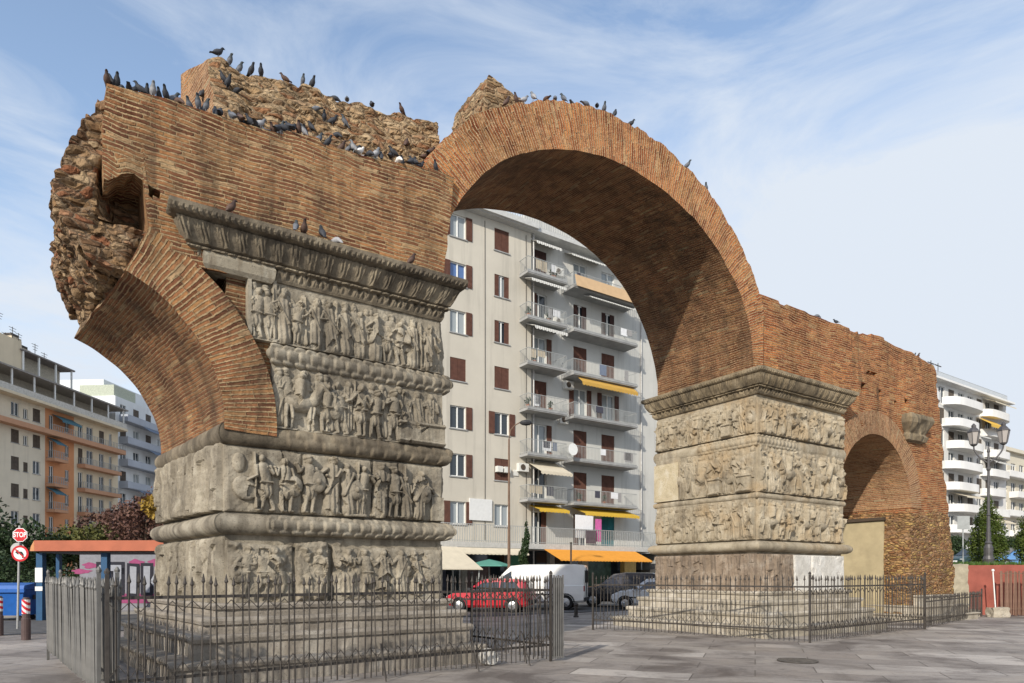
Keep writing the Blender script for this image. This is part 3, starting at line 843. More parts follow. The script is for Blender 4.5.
q = MB(); q.box(BU0 - .085, BU0 + .1, CB - .95, CB + .02, 3.86, 5.0); 
rr = Relief(SB - .04, 1.06, .02, 71).slabs(4, .05, .0).streaks(.06).erode(.2, .02, .5); setsB.append(('plinth_block', rr, (BU0, CB - .02, 1.13), LFT, M_PLINTH_B))
rr = Relief(1.5, 1.06, .02, 72).slabs(2, .03, .0).streaks(.04).erode(.2, .014, .5); setsB.append(('plinth_block', rr, (BU0 + .04, CF, 1.13), F, M_PLINTH_B))
rr = Relief(LB - 1.6, 1.06, .03, 73).slabs(2, .02, .0); rr.erode(.1, .004, .9); setsB.append(('plinth_block', rr, (BU0 + 1.56, CF, 1.13), F, M_WHITE_MARBLE))
RB_ = (BU0 - .12, BU1 + .12, CF - .12, CB + .2)
stepsB = [(RB_, step_prof(.92, 1.16, .06, -.35, .06), 81), (RB_, step_prof(.62, .92, .28, -.1, .07), 82), (RB_, step_prof(.30, .62, .52, .15, .07), 83), (RB_, step_prof(-.05, .30, .85, .3, .06), 84)]
pierB = build_pier(BU0, BU1, 'honey coloured marble pier carved with three tiers of figures above white and brown plinth blocks', setsB, M_STONE_B, M_CORN_B, M_STEP_B, (BU0 + .04, BU1 - .1, CF, CB), (6.48, 7.12, .36), stepsB, None)
q.displace(roughen(.004, 5, .004, 1)).build('repair_block', M_PATCH, pierB)
ringstack((BU0, BU1, CF, CB), torus_prof(5.24, .17, .09, 22), leafy(.05, 22, 91, 1.7, 5.4, .16, 3), .02).build('moulding', M_STONE_B, pierB, smooth=True)
ringstack((BU0, BU1, CF, CB), torus_prof(3.75, .085, .07, 9), worn(.02, 92, 3, .05), .05).build('moulding', M_STONE_B, pierB, smooth=True)
ringstack((BU0, BU1 + .05, CF, CB), torus_prof(2.38, .15, .19, n), worn(.02, 93, 2.5, .03), .06).build('moulding', M_STONE_B, pierB, smooth=True)

# --- brickwork above the near pier --------------------------------------
def ztA(u): return 8.55 + .62 * (u - .5) / 5.7
zA = ragged(ztA, .13, 5)
SC_U, SC_Z, SR0, SR1 = -.1, 3.95, 2.2, 2.98
def zbA(u):
    if u < 1.04: return 7.38 + .03 * float(vn(np.array([[u, 0, 0]]), 9, 2)[0]) - .22 * max(0, .72 - u) / .22
    if u < 2.2: return max(6.3, SC_Z + math.sqrt(max(0, (SR1 - .12) ** 2 - (u - SC_U) ** 2)))
    return 6.99
mb = MB()
wall_block(mb, lambda z: .50, lambda z: 5.92 + .12 * max(0, z - 7.1), 11.08, 12.1, zbA, zA, .055, .06, .12,
           holes=((1.06, 1.20, 7.16, 7.30, .35),))
mb.displace(lambda P: np.stack([P[:, 0] * 0, P[:, 0] * 0, np.where((P[:, 0] < 1.08) & (P[:, 2] < 7.6), .13 * fbm(P * np.array([1, 1, .2]), 4.5, 91, 3), 0)], -1))
mb.displace(roughen(.016, 4, .035, .9, 3)).build('brick_wall', M_BRICK_DULL, arch)
# brick spandrel beside the small arch, behind the upper reliefs
mb = MB(); wall_block(mb, lambda z: 2.15, lambda z: 2.9, CF + .02, CB, lambda u: 4.0, lambda u: 6.9, .1, .1, .3); mb.build('brick_wall', M_BRICK_DULL, arch)

# small arch stub
def arch_solid(uc, zc, fi, fo, c0, c1, th0, th1, nth, nr, nc, mats, mtop=1, smooth_end=None):
    """fi(th)/fo(th) -> (du,dz) of inner and outer curve; th limits may depend on c (0 front .. 1 back)"""
    mb = MB()
    def pt(v, r, w):
        th = th0(w) + (th1(w) - th0(w)) * v
        a, b = fi(th), fo(th)
        return (uc + a[0] + (b[0] - a[0]) * r, c0 + (c1 - c0) * w, zc + a[1] + (b[1] - a[1]) * r), th
    arc = [0.0]
    V = np.linspace(0, 1, nth + 1)
    mid = [pt(v, .3, .5)[0] for v in V]
    for i in range(nth): arc.append(arc[-1] + math.dist(mid[i], mid[i + 1]))
    def face(fr, n, uvf, m, flip=False):
        W = np.linspace(0, 1, n + 1)
        P = np.array([[fr(v, w)[0] for w in W] for v in V]); 
        UV = np.array([[uvf(i, w) for w in W] for i in range(nth + 1)])
        mb.grid(P, UV, m, None, flip)
    dr = math.dist(pt(.5, 0, 0)[0], pt(.5, 1, 0)[0])
    face(lambda v, r: pt(v, r, 0), nr, lambda i, r: (r * dr, arc[i]), 0)
    face(lambda v, r: pt(v, r, 1), nr, lambda i, r: (r * dr, arc[i]), 0)
    face(lambda v, w: pt(v, 0, w), nc, lambda i, w: (w * (c1 - c0), arc[i]), 2)
    face(lambda v, w: pt(v, 1, w), nc, lambda i, w: (w * (c1 - c0), arc[i]), mtop)
    for v in (0, 1):
        Rr = np.linspace(0, 1, nr + 1); W = np.linspace(0, 1, nc + 1)
        mb.grid(np.array([[pt(v, r, w)[0] for w in W] for r in Rr]), np.array([[(r * dr, w * (c1 - c0)) for w in W] for r in Rr]), mtop)
    return mb
cir = lambda r: (lambda th: (r * math.cos(th), r * math.sin(th)))
sa = arch_solid(SC_U, SC_Z, cir(SR0), cir(SR1), 11.06, CB, lambda w: R(-2), lambda w: R(67 + 2.5 * w), 44, 12, 46, None)
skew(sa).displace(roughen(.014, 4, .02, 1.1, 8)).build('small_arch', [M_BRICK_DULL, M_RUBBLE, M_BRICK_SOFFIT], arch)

# rubble where the wall broke off
def lump_box(u0f, u1, c0, c1, z0, z1, nu, nc, nz, amp, sc, seed, topf=None):
    mb = MB()
    def m(a, b, c):      # a,b,c in 0..1
        z = z0 + (z1 - z0) * c
        cc = c0 + (c1 - c0) * b
        if topf is not None: z = z0 + (topf(u1, cc) - z0) * c
        ul = u0f(z, cc)
        u = ul + (u1 - ul) * a
        if topf is not None: z = z0 + (topf(u, cc) - z0) * c
        return (u, cc, z)
    A, B, C = np.linspace(0, 1, nu + 1), np.linspace(0, 1, nc + 1), np.linspace(0, 1, nz + 1)
    mb.grid([[m(a, 0, c) for c in C] for a in A]); mb.grid([[m(a, 1, c) for c in C] for a in A])
    mb.grid([[m(0, b, c) for c in C] for b in B]); mb.grid([[m(1, b, c) for c in C] for b in B])
    mb.grid([[m(a, b, 0) for b in B] for a in A]); mb.grid([[m(a, b, 1) for b in B] for a in A])
    def fn(P):
        Q = P + .12 * np.stack([vn(P, 3, seed + k) for k in range(3)], -1)
        f1, f2, cid = worley(Q * np.array([1, 1, 1.5]), sc, seed)
        ctr = np.array([.5 * (u1 + float(u0f(.5 * (z0 + z1), .5 * (c0 + c1)))), .5 * (c0 + c1), .5 * (z0 + z1)])
        d = P - ctr; d[:, 1] *= .45; nrm = d / (np.linalg.norm(d, axis=1, keepdims=True) + 1e-6)
        lump = amp * (1.0 - 1.3 * f1 + .9 * (cid - .5)) + amp * .9 * fbm(P, 1.6, seed + 30, 4) + .03 * fbm(P, 9, seed + 40, 3)
        return nrm * lump[:, None]
    return mb.displace(fn)
def interp(x, xs, ys): return float(np.interp(x, xs, ys))
uL = lambda z, c: interp(z, [6.0, 6.2, 6.6, 7.0, 7.5, 8.0, 8.5], [.62, .34, .02, -.08, .04, .26, .48]) + .0 * c
lb = lump_box(uL, 1.25, 11.32, CB - .1, 6.12, 8.42, 40, 100, 80, .11, 4.2, 61)
lb.displace(lambda P: np.stack([P[:, 0] * 0, np.where((P[:, 2] > 7.42) & (P[:, 0] > .55), np.maximum(0, 12.15 - P[:, 1]), 0) + np.where((P[:, 2] <= 7.42), np.maximum(0, 11.95 - P[:, 1]) * np.clip((P[:, 2] - 6.72) / .2, 0, 1) * np.clip((P[:, 0] - .42) / .25, 0, 1), 0), P[:, 0] * 0], -1))
lb.build('rubble_core', M_RUBBLE, arch)

# higher rubble wall standing behind the brick face
def zt_back(u, c): return 9.05 + .1 * (u - 2) + (c - 11.75) * 1.75 if c < 12.62 else 10.58 + .115 * (u - 2.0) + .5 * (c - 12.62)
def rear_wall():
    mb = MB(); us = np.linspace(0, 1, 110); 
    prof = [(11.75, 0.0), (12.62, 1.0)]
    def Pt(s, v):
        c = 11.75 + .9 * v; ul = 2.12 - .0 * v; u = ul + (6.22 + .40 * v - ul) * s
        z0 = 8.9; z1 = 10.58 + .115 * (u - 2.0) + .07 * float(vn(np.array([[u, 0, 0]]), 3, 5)[0]) + .05 * float(vn(np.array([[u, 0, 0]]), 9, 6)[0])
        return (u, c, z0 + (z1 - z0) * v)
    V = np.linspace(0, 1, 56)
    mb.grid([[Pt(s, v) for v in V] for s in us], [[(Pt(s, v)[0], Pt(s, v)[2]) for v in V] for s in us], 0)
    def top(s, w):
        p = Pt(s, 1.0); return (p[0] - .22 * w * (1 - s), p[1] + 1.5 * w, p[2] + .55 * w)
    W = np.linspace(0, 1, 16)
    mb.grid([[top(s, w) for w in W] for s in us], [[(top(s, w)[0], top(s, w)[1]) for w in W] for s in us], 0)
    # end face in brick
    def end(w, v):
        a = Pt(0, v); return (a[0] - .22 * w, a[1] + (1.5 + .9 * (1 - v)) * w, a[2] + .55 * w * v)
    mb.grid([[end(w, v) for v in V] for w in W], [[(end(w, v)[1], end(w, v)[2]) for v in V] for w in W], 1)
    mb.grid([[(lambda p: (p[0], 14.15, p[2] - (1 - v) * 1.6))(top(s, 1)) for v in (0, 1)] for s in us], None, 0)
    def fn(P):
        f1, f2, cid = worley(P * np.array([.8, .8, 1.7]), 5.5, 77)
        k = np.clip((P[:, 0] - 2.15) / .3, 0.12, 1)
        d = np.zeros_like(P); l = .05 * (.6 - 1.0 * f1 + 1.1 * (cid - .5)) + .045 * fbm(P, 1.5, 71, 2)
        d[:, 1] = -l * k * 1.1; d[:, 2] = .5 * l * k; d[:, 0] = .03 * vn(P, 4, 79)
        return d
    mb.displace(fn).build('rubble_wall', [M_RUBBLE_GOLD, M_BRICK_TAN], arch)
rear_wall()

# --- great central arch -------------------------------------------------
MC, MZ = 10.62, 7.2
fi = lambda th: (4.74 * math.cos(th), 3.80 * math.sin(th))
def fo(th):
    x, z = 5.55 * math.cos(th), 4.86 * math.sin(th)
    return (min(x, 5.2), z)
va = arch_solid(MC, MZ - .05, fi, fo, 11.22, CB - .2, lambda w: R(-1), lambda w: R(181), 190, 14, 56, None)
def vfn(P):
    d = roughen(.012, 4, .03, .8, 20)(P)
    r = np.sqrt(((P[:, 0] - MC) / 5.5) ** 2 + ((P[:, 2] - MZ) / 4.66) ** 2)
    k = np.clip((r - .93) / .07, 0, 1)
    d[:, 2] += .30 * (P[:, 1] - 11.22) / 3.4 * np.clip((P[:, 2] - 7.3) / 3.2, 0, 1)
    d[:, 2] += k * (.07 * fbm(P, 4.5, 25, 4) - .03 + .05 * vn(P, 9, 26))
    return d
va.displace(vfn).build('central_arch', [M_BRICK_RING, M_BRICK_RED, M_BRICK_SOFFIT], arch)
# stump of the vault left standing on the crown
def stump():
    u0 = lambda z, c: 7.55 + .40 * max(0, (z - 11.6)) 
    mb = lump_box(lambda z, c: 7.7 + .33 * max(0, z - 11.4), 9.75, 12.9, 14.4, 11.4, 13.0, 40, 30, 40, .035, 6, 81, topf=lambda u, c: 12.98 - .30 * max(0, u - 8.2))
    mb.build('vault_stump', M_RUBBLE_GOLD, arch)
stump()

# --- brickwork beyond the far pier --------------------------------------
def ztB(u): return 9.28 - .16 * max(0, (u - 24.2)) * .5
zB = ragged(ztB, .10, 9, .075, 1.6)
WC0, WC1 = 11.36, CB
S2U, S2Z, S2R0, S2R1 = 21.9, 3.95, 2.2, 2.95
mb = MB()
wall_block(mb, lambda z: 15.6, lambda z: 19.72, WC0, WC1, lambda u: 6.7, zB, .07, .07, .2)
def zb2(u): return S2Z + math.sqrt(max(0, (S2R0 + .1) ** 2 - (u - S2U) ** 2))
wall_block(mb, lambda z: 19.7, lambda z: 24.12, WC0, WC1, zb2, zB, .06, .06, .2,
           holes=((21.0, 21.2, 7.4, 7.68, .3), (22.05, 22.25, 7.3, 7.65, .3), (23.1, 23.27, 7.2, 7.45, .3), (23.75, 24.0, 7.3, 7.6, .35), (21.3, 21.9, 8.02, 8.14, .1)))
uR = lambda z: 27.6 - 1.62 * min(1, max(0, z) / 9.26) + .10 * float(vn(np.array([[0, 0, z]]), 2.5, 3)[0]) + .05 * float(vn(np.array([[0, 0, z]]), 7, 4)[0])
wall_block(mb, lambda z: 24.12, uR, WC0, WC1, lambda u: 3.75 + .1 * math.sin(u * 3), zB, .07, .07, .2)
mb.displace(roughen(.018, 4, .04, .9, 33)).build('brick_wall', M_BRICK_RED, arch)
op = MB()
wall_block(op, lambda z: 24.11, lambda z: uR(z) + .02, WC0 - .02, WC1, lambda u: -.1, lambda u: 3.8 + .1 * math.sin(u * 3), .1, .1, .15)
def opfn(P):
    f1, f2, cid = worley(P * np.array([.7, .7, 1.6]), 4.4, 88)
    l = .045 * (.5 - f1 + .7 * (cid - .5)); d = roughen(.01, 5, .03, 1, 35)(P); d[:, 1] -= l; d[:, 0] -= np.where(P[:, 0] < 24.2, l, 0) - np.where(P[:, 0] > 26.8, l, 0)
    return d
outer = op.displace(opfn).build('outer_pier', M_MASONRY, arch)
s2 = arch_solid(S2U, S2Z, cir(S2R0), cir(S2R1), WC0 - .035, WC1, lambda w: R(-1), lambda w: R(181), 60, 6, 30, None, 0)
s2.displace(roughen(.008, 5, .012, 1.1, 44)).build('small_arch', [M_BRICK_TAN, M_BRICK_RED, M_BRICK_TAN], arch)
# plastered inner part of the passage, with the beam over it
pl = MB()
P = [[(24.06, c, z) for z in np.linspace(0, 3.52, 20)] for c in np.linspace(12.22, CB, 20)]
pl.grid(P); pl.grid([[(24.06 + .1 * k, 12.22, z) for z in np.linspace(0, 3.52, 20)] for k in (0, 1)])
pl.displace(roughen(.006, 3, .008, 1)).build('plastered_jamb', plain('old_plaster', (.40, .33, .20), .9, .14, 2.5, bump=.6), outer)
MB().box(23.98, 24.3, 12.16, CB - .01, 3.53, 3.64).build('lintel_beam', plain('dark_timber', (.07, .05, .035), .9), outer)
# cornice fragment still built into the wall
ringstack((23.75, 24.95, 11.2, 11.9), [(-.1, 6.15), (.02, 6.2), (.06, 6.35), (.0, 6.45), (.08, 6.6), (.16, 6.75), (.2, 6.9), (.16, 7.06), (-.2, 7.08)], lambda S, z, k: .12 * fbm(np.stack([S, S * 0 + z, S * 0 + 5], -1), 3, 55, 4) - .02, .05).build('cornice_fragment', M_CORN_B, arch)
for i, (z0, z1, o, sd) in enumerate(((.55, .9, .0, 95), (.25, .55, .25, 96), (-.05, .25, .5, 97))):
    ringstack((24.3, 27.3, 11.15, 12.6), step_prof(z0, z1, o, -.3, .04), worn(.03, sd), .1).build('step', M_STEP_B, outer)
# ---------------------------------------------------------------- shared street materials
M_GLASS = NT('window_glass').done((.035, .045, .055), .08, None, 0, .6)
M_GLASS_L = NT('curtained_glass').done((.30, .33, .34), .15, None, 0, .6)
M_GLASS_B = NT('blue_blind_glass').done((.08, .15, .33), .2, None, 0, .6)
M_FRAME = plain('white_frame', (.74, .74, .71), .5, .06)
def shutter_mat(name, col):
    t = NT(name); v = t.coord('Object', (1, 1, 14)); w = t.node('ShaderNodeTexWave', wave_type='BANDS', bands_direction='Z')
    t.set(w, Scale=1.0); t.link(v, w.inputs['Vector'])
    f = t.noise(t.coord(), 3, 4)
    c = t.ramp(f, [(.3, tuple(x * .75 for x in col)), (.7, tuple(x * 1.25 for x in col))])
    return t.done(c, .6, t.bump(w.outputs['Fac'], .03, .8), 0, .3)
M_SHUT = shutter_mat('brown_shutter', (.16, .07, .048))
M_SHUT_D = shutter_mat('dark_shutter', (.085, .04, .035))
M_SHUT_G = shutter_mat('grey_brown_shutter', (.13, .10, .075))
M_RAIL = plain('painted_railing', (.34, .35, .34), .5, .1)
M_SLAB = plain('balcony_concrete', (.33, .33, .32), .85, .15, 2, bump=.3)
M_IRON = plain('weathered_iron', (.058, .050, .043), .65, .35, 9, .3, .4)
M_DARK = plain('dark_interior', (.02, .02, .022), .8)
M_AC = plain('cooler_case', (.66, .65, .6), .5, .08)
def wall_paint(name, col, stain=.35):
    t = NT(name); ob = t.coord()
    c = t.ramp(t.noise(ob, .35, 6, .6), [(.3, tuple(x * .9 for x in col)), (.7, tuple(min(1, x * 1.06) for x in col))])
    s = t.ramp(t.noise(t.coord('Object', (1.5, 1.5, .12)), 1.0, 6, .65), [(.52, (0, 0, 0)), (.72, (stain,) * 3)])
    c = t.mix(s, c, tuple(x * .55 for x in col))
    return t.done(c, .85, t.bump(t.noise(ob, 30, 3), .01, .3), 0, .2)
def canvas(name, col, stripe=None, n=9.0):
    t = NT(name)
    if stripe is None: c = t.ramp(t.noise(t.coord(), 3, 4), [(.3, tuple(x * .88 for x in col)), (.7, col)])
    else:
        sp = t.node('ShaderNodeSeparateXYZ'); t.link(t.coord(), sp.inputs[0])
        c = t.ramp(t.math('FRACT', t.math('MULTIPLY', sp.outputs['X'], n)), [(0, col), (.5, stripe)], True)
    return t.done(c, .85, None, 0, .2)
CV_CREAM = canvas('cream_canvas', (.62, .55, .42)); CV_WHITE = canvas('striped_canvas', (.68, .67, .62), (.42, .41, .38), 6)
CV_YELLOW = canvas('yellow_canvas', (.62, .40, .05)); CV_ORANGE = canvas('orange_canvas', (.72, .31, .045)); CV_TAN = canvas('tan_canvas', (.55, .38, .22))
CV_GREEN = canvas('green_canvas', (.10, .28, .22)); CV_OCHRE = canvas('ochre_canvas', (.52, .31, .07)); CV_BLUE = canvas('blue_grey_canvas', (.16, .20, .27)); CV_TEAL = canvas('blue_green_canvas', (.07, .16, .20))

def facade(mb, u0, u1, z0, z1, c, opens, depth=.18, m=0):
    us = sorted({u0, u1} | {x for o in opens for x in o[:2]}); zs = sorted({z0, z1} | {x for o in opens for x in o[2:4]})
    for a, b in zip(us[:-1], us[1:]):
        for p, q in zip(zs[:-1], zs[1:]):
            um, zm = .5 * (a + b), .5 * (p + q)
            if any(o[0] < um < o[1] and o[2] < zm < o[3] for o in opens): continue
            mb.quad((a, c, p), (b, c, p), (b, c, q), (a, c, q), m)
    for o in opens:
        a, b, p, q = o[:4]
        mb.quad((a, c, p), (a, c + depth, p), (a, c + depth, q), (a, c, q), m); mb.quad((b, c, p), (b, c + depth, p), (b, c + depth, q), (b, c, q), m)
        mb.quad((a, c, p), (b, c, p), (b, c + depth, p), (a, c + depth, p), m); mb.quad((a, c, q), (b, c, q), (b, c + depth, q), (a, c + depth, q), m)

def window(parent, a, b, p, q, c, state='open', shut='', glass=None, mshut=None, sill=True, name='window', leaf=.42):
    """opening a..b x p..q in plane c. state closed = shutters fill it; shut lists open leaves: l, r"""
    mshut = mshut or M_SHUT
    f = MB(); e = .06; y0, y1 = c + .10, c + .16
    f.box(a, a + e, y0, y1, p, q); f.box(b - e, b, y0, y1, p, q); f.box(a + e, b - e, y0, y1, p, p + e); f.box(a + e, b - e, y0, y1, q - e, q)
    mid = .5 * (a + b)
    f.box(mid - .04, mid + .04, y0 - .01, y1, p + e, q - e)
    w = f.build(name, M_FRAME, parent)
    g = MB(); g.box(a + .02, b - .02, c + .165, c + .18, p + .02, q - .02); g.build('pane', glass or M_GLASS, w)
    if state == 'closed':
        for s0, s1 in ((a + .01, mid - .008), (mid + .008, b - .01)):
            MB().box(s0, s1, c + .03, c + .07, p + .01, q - .01).build('shutter', mshut, w)
    if 'l' in shut: MB().box(a - leaf, a - .01, c - .055, c - .012, p, q).build('shutter', mshut, w)
    if 'r' in shut: MB().box(b + .01, b + leaf, c - .055, c - .012, p, q).build('shutter', mshut, w)
    if 'L' in shut: MB().box(a + .01, a + leaf, c + .03, c + .07, p + .01, q).build('shutter', mshut, w)
    if 'R' in shut: MB().box(b - leaf, b - .01, c + .03, c + .07, p + .01, q).build('shutter', mshut, w)
    if sill: MB().box(a - .08, b + .08, c - .07, c + .09, p - .07, p - .004).build('sill', M_SLAB, w)
    return w

def railing_mb(u0, u1, c0, c1, z, h=.95, sp=.13, bar=.009, ends='lr'):
    m = MB()
    for zz in (z + .08, z + h):
        m.box(u0, u1, c0 - .018, c0 + .018, zz - .018, zz + .018)
        if 'l' in ends: m.box(u0 - .018, u0 + .018, c0 + .02, c1, zz - .018, zz + .018)
        if 'r' in ends: m.box(u1 - .018, u1 + .018, c0 + .02, c1, zz - .018, zz + .018)
    n = int((u1 - u0) / sp)
    for i in range(n + 1):
        u = u0 + (u1 - u0) * i / n; m.box(u - bar, u + bar, c0 - bar, c0 + bar, z, z + h - .02)
    n = max(1, int((c1 - c0) / sp))
    for i in range(1, n):
        cc = c0 + (c1 - c0) * i / n
        if 'l' in ends: m.box(u0 - bar, u0 + bar, cc - bar, cc + bar, z, z + h - .02)
        if 'r' in ends: m.box(u1 - bar, u1 + bar, cc - bar, cc + bar, z, z + h - .02)
    return m
def balcony(parent, u0, u1, c0, c1, z, rail=M_RAIL, solid=None, h=.95):
    s = MB().box(u0, u1, c0, c1, z - .17, z); s.box(u0 - .03, u1 + .03, c0 - .03, c0 - .002, z - .10, z + .03)
    sl = s.build('balcony', M_SLAB if solid is None else solid, parent)
    if solid is None: railing_mb(u0 + .04, u1 - .04, c0 + .03, c1, z, h).build('railing', rail, sl)
    else:
        p = MB().box(u0, u1, c0, c0 + .12, z + .035, z + h); p.box(u0, u0 + .12, c0 + .122, c1, z + .002, z + h); p.box(u1 - .12, u1, c0 + .122, c1, z + .002, z + h); p.build('parapet', solid, sl)
    return sl
def awning(parent, u0, u1, c0, c1, z0, z1, mat, val=.2):
    """slopes from the wall (c1, z1) out to (c0, z0)"""
    m = MB(); m.add([(u0, c1, z1), (u1, c1, z1), (u1, c0, z0), (u0, c0, z0), (u0, c1, z1 - .03), (u1, c1, z1 - .03), (u1, c0, z0 - .03), (u0, c0, z0 - .03)],
                    [(0, 1, 2, 3), (7, 6, 5, 4), (0, 4, 5, 1), (1, 5, 6, 2), (2, 6, 7, 3), (3, 7, 4, 0)])
    n = max(3, int((u1 - u0) / .28)); 
    for i in range(n):
        a = u0 + (u1 - u0) * i / n; b = u0 + (u1 - u0) * (i + 1) / n; mid = .5 * (a + b)
        m.add([(a, c0 - .012, z0), (b, c0 - .012, z0), (b, c0 - .03, z0 - val * .7), (mid, c0 - .03, z0 - val), (a, c0 - .03, z0 - val * .7)], [(0, 1, 2, 3, 4)])
    return m.build('awning', mat, parent)
def ac_unit(parent, u, c, z):
    a = MB().box(u - .4, u + .4, c - .36, c - .03, z, z + .55).build('air_conditioner', M_AC, parent)
    MB().lathe([(.2, 0), (.2, .02)], u - .08, c - .385, 14, 'y', z + .28).build('fan_grille', M_SHUT_G, a)

def leaf_mat(name, cols, scale=1.5):
    t = NT(name); ob = t.coord()
    f = t.math('ADD', t.math('MULTIPLY', t.noise(ob, scale, 4, .6), .6), t.math('MULTIPLY', t.noise(ob, scale * 9, 2), .4))
    n = len(cols); c = t.ramp(f, [(.30 + .4 * i / (n - 1), k) for i, k in enumerate(cols)])
    m = t.done(c, .6, None, 0, .25)
    t.b.inputs['Transmission Weight'].default_value = 0
    return m
LF_DARK = leaf_mat('dark_leaves', [(.012, .026, .010), (.028, .05, .018), (.05, .075, .026)])
LF_OLIVE = leaf_mat('olive_leaves', [(.05, .058, .018), (.10, .105, .03), (.17, .15, .04)])
LF_PURPLE = leaf_mat('autumn_leaves', [(.055, .028, .026), (.11, .055, .042), (.17, .10, .06)])
LF_GOLD = leaf_mat('yellow_leaves', [(.16, .11, .02), (.30, .19, .03), (.38, .27, .06)])
LF_CONE = leaf_mat('cypress_leaves', [(.022, .042, .008), (.06, .088, .014), (.12, .14, .022)], 2.5)
M_BARK = plain('bark', (.10, .075, .055), .9, .3, 6, bump=.6)
def foliage(mb, clumps, n, size, seed, shell=.55):
    r = np.random.RandomState(seed); vol = np.array([c[3] * c[4] * c[5] for c in clumps]) ** .7; vol /= vol.sum()
    k = r.choice(len(clumps), n, p=vol); C = np.array(clumps)[k]
    d = r.normal(size=(n, 3)); d /= np.linalg.norm(d, axis=1, keepdims=True)
    rad = shell + (1 - shell) * r.rand(n) ** .6
    rad *= 1 + .35 * fbm(d * 1.3 + k[:, None] * 3.7, 2.2, seed, 3)
    P = C[:, :3] + d * C[:, 3:6] * rad[:, None]
    a = r.normal(size=(n, 3)); a /= np.linalg.norm(a, axis=1, keepdims=True); b = np.cross(a, r.normal(size=(n, 3))); b /= np.linalg.norm(b, axis=1, keepdims=True)
    s = size * (.6 + .8 * r.rand(n))[:, None]
    vs = np.stack([P - a * s, P - b * s * .55, P + a * s, P + b * s * .55], 1).reshape(-1, 3)
    mb.add(vs, [(4 * i, 4 * i + 1, 4 * i + 2, 4 * i + 3) for i in range(n)]); return mb
